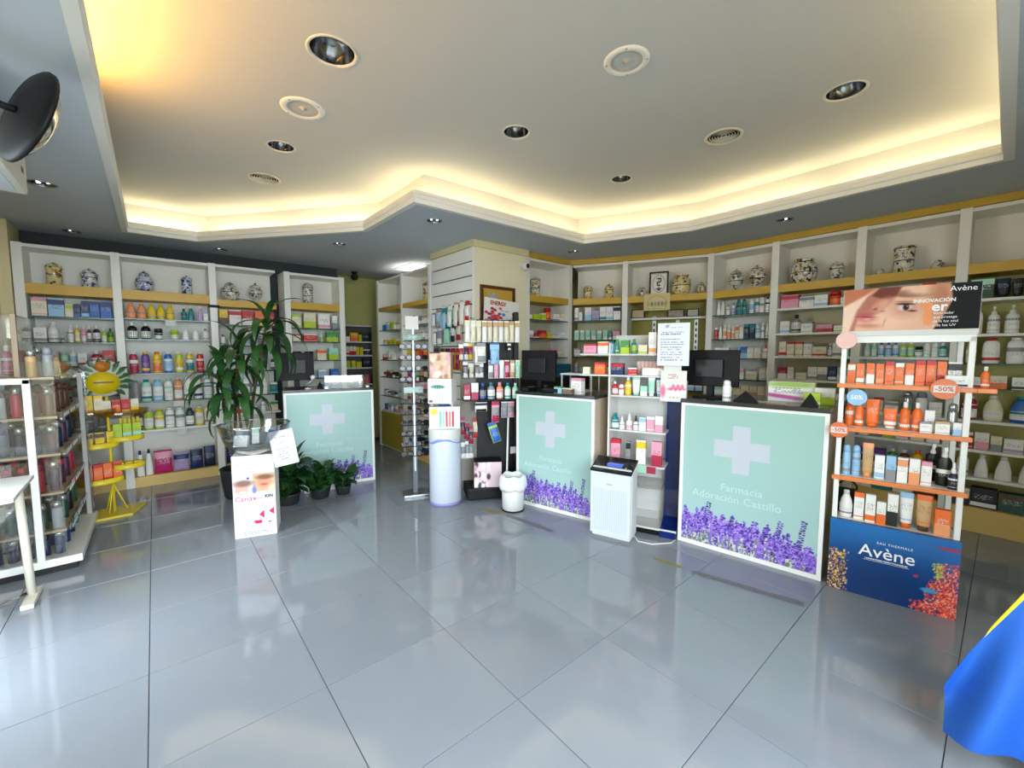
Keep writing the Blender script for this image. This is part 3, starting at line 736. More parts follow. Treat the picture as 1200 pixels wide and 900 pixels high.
bay(PRT[5], PRT[6], 'wall shelving bay behind the face advert', 'bay behind face advert', ZT, ZR, [
    (1.93, 'bt 50 90 blk blk wht; 2*bt 45 90 wht wht wht; bx 100 70 lbl wht; bt 70 130 lbl wht lbl; bx 100 80 dgr lbl; 2*bx 110 140 red crm'),
    (1.67, fill(rr, 540, PALE)), (1.43, '2*bt 62 130 mnt wht wht; 3*bt 62 135 wht blu lbl; 2*bt 62 140 lim wht mnt; jr 70 90 mnt blk wht; 2*bt 60 150 wht mnt wht; bt 64 120 tea wht mnt'),
    (1.19, fill(rr, 540, PALE+['bx 120 90 lbl blu'])), (.92, 'bx 80 110 wht org; bx 70 130 crm red; bx 90 100 wht gry; sp 80 200 slv slv; sp 80 200 wht gry; bx 80 120 wht crm'),
    (.69, 'bx 70 80 wht lim; bx 80 70 nvy wht; bx 70 80 yel lim; bx 80 60 pnk wht; bx 90 70 crm red; bx 80 80 wht tan'), (.45, 'bx 200 120 pur plm; bt 70 140 grn wht lim; bt 70 140 brn wht red; bt 80 150 yel org crm; bx 80 130 red wht'),
    (.2, 'bx 120 140 wht blk; bx 140 150 tea wht; bx 140 150 crm blk; bx 140 170 org brn')], .2, solid=(2, 4, 5, 6))
bay(PRT[6], PRT[7], 'rightmost wall shelving bay beside the tall orange sunscreen stand', 'rightmost wall bay', ZT, ZR, [
    (1.90, 'bx 130 180 dgr mnt; tb 80 150 dbl blk; tb 60 140 blk blk; bx 130 190 blk wht; bx 120 180 brn org; bx 120 180 plm wht; bx 120 170 dgr wht'),
    (1.62, 'fl 80 200 wht wht crm; pm 70 215 wht wht wht; pm 78 220 wht wht wht; pm 74 210 wht lbl wht; pm 80 205 blu wht wht; pm 78 210 wht wht wht; pm 78 200 wht red wht; fl 80 200 wht wht wht'),
    (1.38, 'fl 60 170 tan wht crm; fl 96 210 wht red wht; fl 100 205 wht wht wht; pm 80 215 wht gry wht; fl 90 200 wht wht wht; pm 80 200 wht wht wht; fl 90 200 crm wht wht'),
    (1.18, 'bx 100 90 wht red; bx 110 105 crm org; bx 100 95 wht blk; bx 120 130 wht lim; bx 110 110 wht red; bx 110 110 crm gry'),
    (.92, 'fl 90 190 crs wht wht; pl 110 205 crm wht wht; pl 110 205 blu tea wht; pl 110 200 wht wht wht; pl 100 200 wht blu wht; pl 100 200 crm wht wht'),
    (.68, 'bx 80 130 crs wht; bx 80 140 wht pnk; bx 60 120 crm gry; bx 100 110 wht lil; _60; bx 150 40 wht pnk; bx 90 100 org wht; bx 100 110 wht red'),
    (.45, 'fl 70 170 wht gry wht; tp 80 190 wht wht; tp 95 200 wht wht; tp 95 190 wht wht; fl 85 180 wht wht wht; tp 90 190 wht lbl; fl 80 180 wht wht wht'),
    (.2, 'bx 90 140 crm blk; bx 150 160 blk wht; bx 150 150 dgr brn; bx 130 130 wht blk; bx 120 160 blk plm; bx 130 150 wht org')], .2, ends=(True, True), solid=(0, 1, 4, 5, 6),
    back=noisy('shelf back olive', 'c4bd6c', 'b8b162', 2, .5))
# ochre cornice above the right-hand bays
CN = [PRT[0]]+PRT[1:]
for i in range(len(CN)-1):
    a, b = Vector(CN[i]), Vector(CN[i+1]); ang = math.atan2(b.y-a.y, b.x-a.x)
    o = MB().box(.0, -.02+.001*i, ZT, (b-a).length, .12, ZS-.0005).build('trim_%d' % (20+i), M_OCHRE, None, (*a, 0), (0, 0, ang))
    struct(o, 'ochre cornice between shelving and soffit')
# slotted rails and header bar on the olive board
a, b = Vector(PRT[2]), Vector(PRT[3]); ang = math.atan2(b.y-a.y, b.x-a.x)
for k, x in enumerate((.33, .62, .84)):
    t = thing('slotted_rail', '%s slotted metal rail on olive board behind notices' % ('left', 'middle', 'right')[k], 'rail', (a.x+math.cos(ang)*x-math.sin(ang)*.2915, a.y+math.sin(ang)*x+math.cos(ang)*.2915, 1.02), ang, 'rails on the olive board')
    MB().box(-.022, 0, 0, .022, .03, .92).build('rail', M_STEEL, t)
    for j in range(12): MB().box(-.010, -.002, .04+j*.075, .010, .001, .08+j*.075).build('slot', M_DARK, t)
o = MB().cbox(.05, .18, 1.89, .95, .30, 1.915, .003).build('display_board', M_POST, None, (*a, 0), (0, 0, ang)); tag(o, 'narrow white shelf board under ochre fascia of olive bay', 'shelf')
for k, (x, w, h, m_) in enumerate(((.13, .17, .12, 'tan'), (.6, .2, .10, 'brn'), (.8, .14, .1, 'gry'))):
    t = thing('framed_card', ('tan', 'brown', 'grey')[k]+' card in dark frame standing under ochre fascia of olive bay', 'picture', (a.x+math.cos(ang)*x-math.sin(ang)*.22, a.y+math.sin(ang)*x+math.cos(ang)*.22, 1.915), ang)
    MB().cbox(-w/2, 0, 0, w/2, .015, h, .003).build('frame', M_DARK, t)
    MB().box(-w/2+.012, -.002, .012, w/2-.012, .0, h-.012).build('card', noisy('card '+m_, PAL[m_][1], 'c9c2a8', 25, .5), t)

# ------------------------------------------------------------------ the slatted column
col_ = MB(); col_.box(2.72, 3.84, 0, 3.49, 4.74, ZS)
column = struct(col_.build('wall_column', noisy('column paint', 'efe6c6', 'e8dfbd', 2, .6)), 'square column faced with white slats on its left side')
b = MB(); b.box(2.685, 3.805, 2.62, 3.50, 3.84, ZS); b.box(2.685, 3.84, 2.62, 2.72, 4.74, ZS)
struct(b.build('trim_30', M_CREAM), 'cream band round the top of the column')
z = 2.615; k = 0
while z > .2:
    zl = max(.15, z-.150)
    MB().cbox(2.700, 3.855, zl+.008, 2.72, 4.735, z, .003).build('slat', M_POST, column); z -= .155
MB().cbox(2.698, 3.835, 0, 2.72, 3.853, 2.62, .002).build('corner_strip', M_POST, column)
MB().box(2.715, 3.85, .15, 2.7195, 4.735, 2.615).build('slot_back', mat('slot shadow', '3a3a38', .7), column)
# framed picture, poster and camera on the right face of the column
t = thing('framed_picture', 'brown framed ochre certificate on the column behind the poster', 'picture', (2.79, 3.838, 1.70))
f = MB()
for q in ((0, 0, .50, .035), (0, .485, .50, .52), (0, .035, .035, .485), (.465, .035, .50, .485)): f.box(q[0], -.025, q[1], q[2], 0, q[3])
f.build('frame', mat('brown wood', '5a3218', .4), t)
MB().box(.03, -.012, .03, .47, -.002, .49).build('mount', noisy('ochre card', 'c9a23c', 'bd9632', 6, .6), t)
c = MB().box(.10, -.016, .33, .24, -.012, .44).build('inset', noisy('inset print', 'd8d4c0', '6a6658', 40, .6), t)
rp = random.Random(3)
img = blank(80, 72, (236, 232, 222)); textrows(img, .45, .9, .34, .40, 1, (150, 150, 170), rp)
for _ in range(70):
    u, v = rp.gauss(.26, .10), rp.gauss(.68, .16)
    blob(img, u, v, .045, .04, rp.choice(((196, 28, 48), (222, 70, 80), (240, 225, 220), (150, 20, 60), (90, 60, 120))), .3)
blob(img, .55, .48, .05, .05, (90, 130, 200), .2); blob(img, .83, .42, .03, .04, (200, 80, 90), .2); textrows(img, .72, .9, .52, .66, 2, (170, 170, 180), rp)
t = thing('poster', 'white card poster with red print leaning in front of framed picture', 'poster', (2.74, 3.70, 1.73), .05)
MB().box(0, 0, 0, .50, .012, .34).build('board', M_PAPER, t)
link('print', print_mesh('print', .50, .34, img), attrm(), t, (0, -.001, 0))
MB().box(.20, .012, .10, .26, .110, .13).build('bracket', M_WHITE, t)
text('ENERGY', .062, mat('red ink', 'b01828', .5), t, (.19, -.002, .29), bold=.002)
t.rotation_euler = (0, .06, .03)
def dome_cam(name, label, loc, rot, white):
    t = thing(name, label, 'camera', loc); t.rotation_euler = rot
    mm = M_WHITE if white else M_BLACK
    MB().lathe([(0, 0), (.045, 0), (.045, .02), (.03, .03), (0, .03)], 16).build('mount', mm, t)
    MB().lathe([(0, .03), (.03, .03), (.052, .05), (.056, .08), (.04, .115), (.0, .125)], 18).build('head', mm, t)
    MB().lathe([(0, .127), (.022, .122), (.034, .112)], 14).build('lens', mat('camera lens', '0a0a0c', .08), t)
dome_cam('security_camera', 'white round security camera on the column corner', (3.42, 3.84, 2.50), (PI/2+.15, 0, -.1), True)
dome_cam('security_camera', 'black dome security camera on soffit above the passage', (2.40, 6.55, ZS), (PI, 0, 0), False)

# ------------------------------------------------------------------ old pharmacy jars on the fascia shelves
def glaze(key, base, c1, c2, sc=34):
    if key in MATS: return MATS[key]
    m = mat(key, base, .22, coat=.3)
    nt = m.node_tree; N = nt.nodes; L = nt.links; b = N['Principled BSDF']
    tc = N.new('ShaderNodeTexCoord'); oi = N.new('ShaderNodeObjectInfo')
    sp = N.new('ShaderNodeSeparateXYZ'); L.new(tc.outputs['Object'], sp.inputs[0])
    nz = N.new('ShaderNodeTexNoise'); nz.noise_dimensions = '4D'; nz.inputs['Scale'].default_value = sc; nz.inputs['Detail'].default_value = 2.5
    mw = N.new('ShaderNodeMath'); mw.operation = 'MULTIPLY'; mw.inputs[1].default_value = 30; L.new(oi.outputs['Random'], mw.inputs[0]); L.new(mw.outputs[0], nz.inputs['W'])
    L.new(tc.outputs['Object'], nz.inputs['Vector'])
    vo = N.new('ShaderNodeTexNoise'); vo.inputs['Scale'].default_value = sc*.8; vo.inputs['Detail'].default_value = 1; L.new(tc.outputs['Object'], vo.inputs['Vector'])
    r1 = N.new('ShaderNodeValToRGB'); r1.color_ramp.elements[0].position = .545; r1.color_ramp.elements[1].position = .60; L.new(nz.outputs['Fac'], r1.inputs['Fac'])
    r2 = N.new('ShaderNodeValToRGB'); r2.color_ramp.elements[0].position = .54; r2.color_ramp.elements[1].position = .66; L.new(vo.outputs['Fac'], r2.inputs['Fac'])
    A = N.new('ShaderNodeMix'); A.data_type = 'RGBA'; A.inputs['A'].default_value = (*hexc(base), 1); A.inputs['B'].default_value = (*hexc(c2), 1); L.new(r2.outputs[0], A.inputs['Factor'])
    B = N.new('ShaderNodeMix'); B.data_type = 'RGBA'; L.new(A.outputs['Result'], B.inputs['A']); B.inputs['B'].default_value = (*hexc(c1), 1); L.new(r1.outputs[0], B.inputs['Factor'])
    # painted rings at foot and shoulder
    wv = N.new('ShaderNodeMath'); wv.operation = 'PINGPONG'; wv.inputs[1].default_value = .055; L.new(sp.outputs['Z'], wv.inputs[0])
    lt = N.new('ShaderNodeMath'); lt.operation = 'LESS_THAN'; lt.inputs[1].default_value = .0045; L.new(wv.outputs[0], lt.inputs[0])
    D = N.new('ShaderNodeMix'); D.data_type = 'RGBA'; L.new(lt.outputs[0], D.inputs['Factor']); L.new(B.outputs['Result'], D.inputs['A']); D.inputs['B'].default_value = (*hexc(c1), 1)
    L.new(D.outputs['Result'], b.inputs['Base Color'])
    return m
GZ = dict(blue=('e2e0d6', '2a3f70', '8a9ab4'), brown=('ddd2b4', '5a4320', 'b88a2e'), grey=('d4d0c2', '55504a', '9a968a'), gold=('e0cf98', '4a3410', 'c8982a'), navy=('c9cfd8', '1c2f66', '3c5a98'), black=('dcd8c8', '26221e', 'b8902e'))
JP = dict(
    albarello=([(0, 0), (.42, 0), (.44, .04), (.38, .12), (.36, .4), (.38, .62), (.42, .68), (.34, .74), (.28, .76), (0, .76)], [(0, .76), (.32, .76), (.34, .79), (.26, .88), (.1, .92), (.05, .94), (.08, .97), (0, 1)]),
    ginger=([(0, 0), (.3, 0), (.34, .03), (.46, .2), (.5, .42), (.44, .62), (.28, .74), (.24, .78), (0, .78)], [(0, .78), (.28, .78), (.29, .82), (.2, .9), (.06, .93), (.07, .97), (0, 1)]),
    urn=([(0, 0), (.26, 0), (.24, .03), (.12, .08), (.14, .14), (.38, .3), (.46, .5), (.42, .64), (.28, .72), (.26, .75), (0, .75)], [(0, .75), (.34, .75), (.36, .78), (.22, .86), (.06, .9), (.07, .96), (0, 1)]),
    pot=([(0, 0), (.34, 0), (.36, .03), (.48, .25), (.5, .5), (.46, .75), (.34, .88), (.36, .96), (.38, 1), (.3, 1), (.28, .9), (0, .85)], None),
    tall=([(0, 0), (.4, 0), (.42, .03), (.36, .1), (.36, .7), (.42, .76), (.34, .8), (0, .8)], [(0, .8), (.38, .8), (.36, .85), (.2, .92), (.07, .94), (.06, .98), (0, 1)]),
    drum=([(0, 0), (.44, 0), (.46, .02), (.42, .08), (.42, .88), (.46, .93), (.42, .97), (.36, 1), (.3, .96), (0, .94)], None))
def pjar(P, kind, w, h, pal, label, zf):
    t = thing('pharmacy_jar', label, 'jar', (P[0], P[1], zf+.001), RND.uniform(0, 6), 'old ceramic pharmacy jars on the top shelves')
    m = glaze('glaze '+pal, *GZ[pal]); body, lid = JP[kind]
    MB().lathe([(r*w, z*h) for r, z in body], 18).build('body', m, t)
    if lid: MB().lathe([(r*w, z*h) for r, z in lid], 18).build('lid', m, t)
ZJ = 2.13
for x, kd, w, h, pal, l in ((-.72, 'tall', .16, .235, 'gold', 'ochre and brown lidded jar, leftmost on back wall'), (-.47, 'albarello', .165, .205, 'blue', 'squat white and blue lidded jar beside ochre brown jar'),
                            (-.04, 'ginger', .165, .235, 'navy', 'dark blue lidded jar above peach bottles'), (.33, 'tall', .135, .225, 'navy', 'slim deep blue jar above lilac bottle'),
                            (1.64, 'tall', .17, .30, 'grey', 'tall grey patterned lidded jar above left counter monitor')):
    pjar((x, 6.22), kd, w, h, pal, l, ZJ if x < 1 else 2.12)
pjar((.75, 6.22), 'ginger', .20, .24, 'grey', 'round grey swirled lidded jar left of plant tip', 2.09)
pjar((1.02, 6.22), 'urn', .17, .255, 'grey', 'grey footed urn jar behind plant tip', 2.09)
pjar((2.85, 5.12), 'tall', .17, .27, 'brown', 'beige lidded jar above the eyewear stand', 2.15)
pjar((2.85, 4.93), 'tall', .17, .27, 'brown', 'beige lidded jar half hidden by white slats', 2.15)
def inbay(i, s, y=.17):
    a, b = Vector(PRT[i]), Vector(PRT[i+1]); e = (b-a).normalized()
    return (a.x+e.x*s-e.y*y, a.y+e.y*s+e.x*y)
ZJ = 2.18
for i, s, kd, w, h, pal, l in ((0, .27, 'tall', .17, .26, 'black', 'cream cylinder jar with black figure, next to security camera'),
                               (1, .22, 'albarello', .15, .2, 'gold', 'left one of two matching cream albarello jars'), (1, .50, 'albarello', .15, .2, 'gold', 'right one of two matching cream albarello jars'),
                               (2, .20, 'ginger', .10, .14, 'grey', 'small grey jar left of framed emblem'), (2, .66, 'pot', .23, .24, 'gold', 'large round golden jar right of framed emblem'),
                               (2, .89, 'ginger', .10, .15, 'brown', 'small pale jar beside large golden jar'),
                               (3, .23, 'urn', .18, .26, 'grey', 'dark topped conical footed jar above teal bottles'), (3, .45, 'urn', .19, .27, 'black', 'cream urn jar with dark wreath beside conical jar'),
                               (4, .22, 'pot', .24, .25, 'black', 'large round pot with painted crest left of face advert'), (4, .5, 'albarello', .16, .19, 'grey', 'small squat lidded jar near large crested pot'),
                               (5, .28, 'drum', .17, .24, 'black', 'tall cylinder jar with painted crest above the face advert'), (5, .12, 'ginger', .06, .08, 'grey', 'tiny grey jar left of crested cylinder jar'),
                               (5, .5, 'ginger', .09, .09, 'grey', 'small low grey jar right of crested cylinder jar')):
    pjar(inbay(i, s, .14), kd, w, h, pal, l, ZJ)
# framed emblem
p = inbay(2, .40, .09); a, b = Vector(PRT[2]), Vector(PRT[3]); ang = math.atan2(b.y-a.y, b.x-a.x)
img = blank(50, 66, (232, 229, 218)); rect(img, .05, .04, .95, .06, (90, 86, 80)); blob(img, .5, .5, .4, .42, (120, 116, 108), .03); blob(img, .5, .5, .37, .39, (232, 229, 218), .03)
for q in ((.5, .25, .16, .03), (.62, .33, .04, .1), (.5, .42, .14, .03), (.4, .5, .04, .08), (.5, .58, .12, .03), (.5, .5, .025, .3), (.5, .73, .2, .03), (.5, .8, .12, .03)): blob(img, *q, (30, 28, 26), .2)
t = thing('framed_emblem', 'black framed white sheet with snake and cup emblem', 'picture', (p[0], p[1], ZJ+.001), ang)
f = MB()
for q in ((-.115, 0, .115, .02), (-.115, .28, .115, .30), (-.115, .02, -.095, .28), (.095, .02, .115, .28)): f.box(q[0], -.01, q[1], q[2], .01, q[3])
f.build('frame', M_DARK, t); link('print', print_mesh('print', .19, .26, img), attrm(), t, (-.095, -.002, .02))
MB().box(-.095, 0, .02, .095, .008, .28).build('backing', M_PAPER, t)
# pale poster hanging from the fascia of the olive bay
img = blank(60, 40, (206, 196, 138)); blob(img, .5, .62, .40, .50, (216, 150, 110), .05); blob(img, .5, .64, .36, .46, (206, 196, 138), .05)
for k in range(6): blob(img, .18+.13*k, .62, .05, .13, rp.choice(((150, 150, 110), (120, 130, 90), (190, 180, 90), (160, 120, 90))), .4)
textrows(img, .14, .86, .86, .94, 1, (120, 110, 80), rp)
p = inbay(2, .24, -.016)
t = thing('poster', 'pale yellow poster with arch of little figures hanging from ochre fascia', 'poster', (p[0], p[1], 1.99), ang)
MB().box(0, 0, 0, .31, .004, .21).build('sheet', M_PAPER, t); link('print', print_mesh('print', .31, .21, img), attrm(), t, (0, -.001, 0))

# ------------------------------------------------------------------ counters with lavender panels
rl = random.Random(21)
def lavender():
    nx, ny = 170, 210
    img = blank(nx, ny, (0, 0, 0)); U, V = UV(img)
    top, bot = np.array((152, 188, 176)), np.array((164, 194, 193))
    img[:] = top+(bot-top)*V[..., None]
    hill = .795+.10*U-.05*np.sin(U*3)
    k = np.clip((V-hill)*60, 0, 1)[..., None]; haze = np.array((168, 140, 206))+(np.array((120, 92, 176))-np.array((168, 140, 206)))*np.clip((V-hill)/.2, 0, 1)[..., None]
    img[:] = img*(1-k)+haze*k
    def dab(x, y, w, h, c):
        x0, x1 = int((x-w)*nx), int((x+w)*nx)+1; y0, y1 = int((y-h)*ny), int((y+h)*ny)+1
        img[max(0, y0):min(ny, y1), max(0, x0):min(nx, x1)] = c
    HEAD = ((92, 62, 160), (132, 100, 204), (68, 48, 124), (178, 150, 228), (110, 80, 184), (150, 120, 214)); STEM = ((186, 196, 176), (116, 140, 104), (150, 130, 186), (206, 208, 212), (84, 104, 84))
    for i in range(120):
        x = rl.random(); z = i/120
        yt = .775+.09*x-.04*math.sin(3*x)+rl.uniform(-.05, .07)+.06*z
        hl = rl.uniform(.07, .13); lean = rl.uniform(-.02, .03)
        for j in range(22):
            v = yt+hl+(1.0-yt-hl)*j/21
            if rl.random() < .6: dab(x+rl.gauss(0, .003), v, .0015, .008, rl.choice(STEM))
        for j in range(16):
            v = yt+hl*j/15; w = .004+.007*math.sin(PI*(j+2)/19)
            for _ in range(2): dab(x+lean*(1-j/15)+rl.gauss(0, w*.7), v, w*.45, .0035, rl.choice(HEAD))
    for x, yt, ln in ((.23, .69, 20), (.76, .715, 18), (.91, .68, 24), (.66, .78, 14), (.42, .76, 12)):
        for j in range(ln):
            dab(x-.03*(j/ln)+(.010 if j % 2 else -.010), yt+j*.008, .006, .003, rl.choice(((50, 40, 100), (84, 66, 150), (60, 70, 110), (110, 90, 180))))
    # pharmacy cross
    w_, h_ = (190, 194, 202), None
    rect(img, .255, .225, .665, .345, w_); rect(img, .395, .12, .525, .45, w_)
    return img
LAV = print_mesh('lavender_print', 1, 1, lavender())
M_FAINT = mat('faint white print', 'b4d0cc', .4)
def counter(label, PL, PR, h, depth, side=None):
    P, Q = Vector(PL), Vector(PR); L_ = (Q-P).length; ang = math.atan2(Q.y-P.y, Q.x-P.x)
    t = thing('counter', label, 'counter', (*P, 0), ang)
    MB().cbox(.0, .022, .0, L_, depth, h-.03, .004).build('body', side or M_BEIGE, t)
    fr = MB()
    for q in ((0, 0, L_, .03), (0, h-.05, L_, h-.02), (0, .03, .025, h-.05), (L_-.025, .03, L_, h-.05)): fr.box(q[0], 0, q[1], q[2], .022, q[3])
    fr.build('panel_frame', M_FRAME, t)
    w_, h_ = L_-.05, h-.08
    pn = MB().box(.025, .008, .03, L_-.025, .022, h-.05).build('panel', M_PAPER, t)
    link('lavender_print', LAV, attrm('glossy print', .25), pn, (.025, .0065, .03), (0, 0, 0), (w_, 1, h_))
    text('Farmacia', .075*w_/.85, M_FAINT, pn, (.025+w_*.47, .006, .03+h_*.44))
    text('Adoración', .075*w_/.85, M_FAINT, pn, (.025+w_*.46, .006, .03+h_*.365), align='RIGHT'); text('Castillo', .075*w_/.85, M_FAINT, pn, (.025+w_*.49, .006, .03+h_*.365), align='LEFT')
    MB().cbox(-.005, -.01, h-.03, L_+.005, depth+.02, h, .003).build('top', M_SLAB, t)
    def at(x, y): return (P.x+math.cos(ang)*x-math.sin(ang)*y, P.y+math.sin(ang)*x+math.cos(ang)*y)
    return at, ang, L_
cL, aL, LL = counter('small left counter with lavender panel behind the potted plants', (1.0, 4.84), (1.885, 4.665), 1.075, .50)
cC, aC, LC = counter('middle counter with lavender panel beside the white bin', (2.655, 3.06), (2.84, 2.26), 1.10, .55)
cR, aR, LR = counter('right counter with lavender panel beside orange sunscreen stand', (3.075, 1.605), (3.205, .70), 1.12, .55)

def monitor(label, P, z, rz, w, h, tilt=0):
    t = thing('monitor', label, 'monitor', (P[0], P[1], z), rz)
    MB().cbox(-.11, -.08, 0, .11, .10, .012, .004).build('base', M_BLACK, t)
    MB().cbox(-.025, -.02, .012, .025, .02, .14, .004).build('neck', M_BLACK, t)
    s = MB().cbox(-w/2, -.045, .09, w/2, -.01, .09+h, .008).build('back_shell', M_BLACK, t)
    MB().box(-w/2+.015, -.0095, .105, w/2-.015, -.0085, .075+h).build('screen', mat('dark screen', '08090b', .15), t)
    MB().cbox(-w*.25, -.065, .09+h*.25, w*.25, -.045, .09+h*.75, .006).build('rear_hump', mat('dark grey plastic', '131417', .45), t)
    return t
monitor('black monitor seen from behind on left counter', cL(.14, .22), 1.075, aL+.12, .34, .30)
monitor('black monitor seen from behind on middle counter', cC(.12, .24), 1.10, aC-.1, .42, .30)
monitor('black monitor seen from behind on right counter', cR(.14, .22), 1.12, aR-.05, .42, .28)
o = MB().cbox(-.17, -.05, .0, .17, .05, .055, .004); p = cC(.12, .48)
# small things on the counters
def sheet(name, label, P, z, rz, w, d, m=None, cat='paper', curl=.0):
    vs_ = []; fs = []; n_ = 5
    for j in range(2):
        for i in range(n_+1): vs_.append(((i/n_-.5)*w, (j-.5)*d, curl*math.sin(PI*i/n_)+.0012*j))
    for i in range(n_): fs.append((i, i+1, n_+2+i, n_+1+i))
    b = MB(); b.add(vs_, fs); b.add([(x, y, z_-.0008) for x, y, z_ in vs_], [f_[::-1] for f_ in fs])
    o = b.build(name, m or M_PAPER, None, (P[0], P[1], z+.001), (0, 0, rz)); return tag(o, label, cat)
t = thing('paper_tray', 'raised pale paper tray on legs at back of middle counter', 'tray', (*cC(.50, .36), 1.10), aC)
MB().box(-.17, -.10, .155, .17, .10, .162).build('tray', mat('pale blue tray', 'c4cede', .4), t); MB().box(-.165, -.095, .162, .165, .095, .170).build('papers', M_PAPER, t)
for x in (-.155, .155):
    for y in (-.085, .085): MB().box(x-.006, y-.006, 0, x+.006, y+.006, .155).build('leg', M_WHITE, t)
sheet('paper_sheet', 'flat white paper lying under raised tray on middle counter', cC(.50, .36), 1.10, aC+.1, .21, .29)
item('bx', .11, .14, ['wht', 'pnk'], (*cC(.60, .12), 1.10), aC-.1, 'standing at right end of middle counter', d=.06, style=3)
item('bx', .08, .06, ['lbl', 'grn'], (*cC(.44, .06), 1.10), aC, 'low box on front edge of middle counter', d=.05)
item('bx', .10, .05, ['brn', 'crm'], (*cC(.54, .05), 1.10), aC, 'low box on front edge of middle counter', d=.05)
t = thing('card_terminal', 'black card terminal beside middle counter monitor', 'card terminal', (*cC(.08, .1), 1.10), aC)
MB().cbox(-.04, -.08, 0, .04, .08, .035, .008).build('body', M_BLACK, t); MB().box(-.03, .02, .035, .03, .07, .037).build('display', mat('grey display', '7c8a84', .2), t)
t = thing('desk_phone', 'black desk phone in front of middle counter monitor', 'phone', (*cC(.36, .10), 1.101), aC)
MB().cbox(-.08, -.07, 0, .08, .07, .04, .01).build('body', M_BLACK, t); MB().cbox(-.08, -.06, .04, -.035, .06, .07, .01).build('handset', M_BLACK, t)
tag(MB().cbox(-.19, -.12, 0, .19, .12, .16, .012).build('storage_box', mat('teal plastic', '0d5a74', .4), None, (*inbay(0, .16, -.30), 1.17), (0, 0, 0)), 'teal storage box behind middle counter monitor', 'box')
tag(MB().cbox(-.40, -.20, 0, .40, .20, 1.17, .006).build('side_cabinet', M_DARK, None, (*inbay(0, .20, -.30), 0), (0, 0, 0)), 'dark low cabinet under the teal storage box', 'cabinet')
item('sp', .058, .15, ['wht', 'wht', 'wht'], (*cR(.30, .06), 1.12), aR, 'standing on front edge of right counter')
def tent(label, P, z, rz, w, h):
    b = MB(); b.add([(-w/2, -.04, 0), (w/2, -.04, 0), (0, 0, h), (-w/2+.004, .05, 0), (w/2-.004, .05, 0)], [(0, 1, 2), (1, 4, 2), (4, 3, 2), (3, 0, 2), (0, 3, 4, 1)])
    return tag(b.build('sign_holder', M_BLACK, None, (P[0], P[1], z), (0, 0, rz)), label, 'sign holder')
tent('black triangular stand beside white can on right counter', cR(.42, .08), 1.12, aR+.3, .16, .08)
tent('black triangular stand near sunscreen end of right counter', cR(.80, .08), 1.12, aR, .10, .09)
img = blank(60, 40, (232, 230, 224)); blob(img, .5, .12, .6, .16, (150, 180, 90), .5); blob(img, .3, .75, .5, .1, (190, 80, 150), .4, .2); textrows(img, .1, .9, .3, .6, 4, (150, 150, 150), rl)
sheet('leaflet', 'pale green leaflet lying on right counter', cR(.56, .13), 1.12, aR, .2, .14, noisy('leaflet print', 'cfd6b8', 'a8b078', 30, .4), 'leaflet')
t = thing('leaflet_display', 'white and pink leaflet box standing on right counter', 'leaflet display', (*cR(.66, .30), 1.12), aR)
MB().cbox(-.14, 0, 0, .14, .10, .14, .003).build('box', M_PAPER, t); link('print', print_mesh('print', .28, .14, img), attrm(), t, (-.14, -.001, 0))
item('bx', .11, .11, ['wht', 'lim'], (*cR(.86, .28), 1.12), aR, 'standing near right end of right counter', d=.07)
item('bx', .09, .08, ['lim', 'wht'], (*cR(.80, .20), 1.12), aR, 'leaning by right end of right counter', d=.05)
sheet('leaflet', 'dark green leaflet at right end of right counter', cR(.72, .08), 1.12, aR+.2, .12, .09, noisy('leaflet dark', '5c7048', 'c8ccb8', 40, .4), 'leaflet')
# things on the left counter
t = thing('desk_lamp', 'small white bent desk lamp clipped near left monitor', 'lamp', (*cL(.24, .08), 1.075), aL)
MB().lathe([(0, 0), (.035, 0), (.03, .012), (0, .014)], 12).build('base', M_WHITE, t)
MB().tube([(0, 0, .01), (-.02, 0, .05), (.03, 0, .08), (.05, 0, .11)], .006, 6).build('arm', M_WHITE, t); MB().lathe([(0, .0), (.02, .005), (.03, .04), (0, .05)], 10, M=Matrix.Translation((.05, 0, .10))).build('head', M_WHITE, t)
item('pm', .07, .12, ['slv', 'wht'], (*cL(.78, .12), 1.075), aL, 'standing on right end of left counter')
tent('small black stand on left counter beside monitor', cL(.36, .1), 1.075, aL, .07, .08)
t = thing('glass_screen', 'low clear glass screen along left counter top', 'screen', (*cL(.40, .03), 1.075), aL)
MB().box(0, 0, .0, .46, .006, .14).build('pane', M_ACRYL, t); MB().box(.0, -.01, 0, .03, .016, .02).build('foot', M_STEEL, t); MB().box(.43, -.01, 0, .46, .016, .02).build('foot', M_STEEL, t)

# ------------------------------------------------------------------ curved display stand and air purifier between the counters
P = Vector((2.86, 2.14)); Q = Vector((3.07, 1.62)); aD = math.atan2(Q.y-P.y, Q.x-P.x); LD = (Q-P).length
def dD(x, y): return (P.x+math.cos(aD)*x-math.sin(aD)*y, P.y+math.sin(aD)*x+math.cos(aD)*y)
t = thing('display_stand', 'white shelf stand with curved foot and navy right side between counters', 'display stand', (*P, 0), aD)
prof = [(.34, 1.62), (.34, .30), (.325, .18), (.28, .10), (.20, .06), (.0, .05)]
b = MB()
for i in range(len(prof)-1):
    (y0, z0), (y1, z1) = prof[i], prof[i+1]
    b.quad((0, y0, z0), (LD-.12, y0, z0), (LD-.12, y1, z1), (0, y1, z1))
    b.quad((0, y1+.012, z1-.012), (LD-.12, y1+.012, z1-.012), (LD-.12, y0+.012, z0-.012), (0, y0+.012, z0-.012))
b.build('curved_back', M_WHITE, t)
b = MB(); pr2 = [(.40, 1.55), (.40, .0), (-.02, .0), (-.02, .05), (.10, .07), (.18, .11), (.22, .20), (.235, .32), (.235, 1.55)]
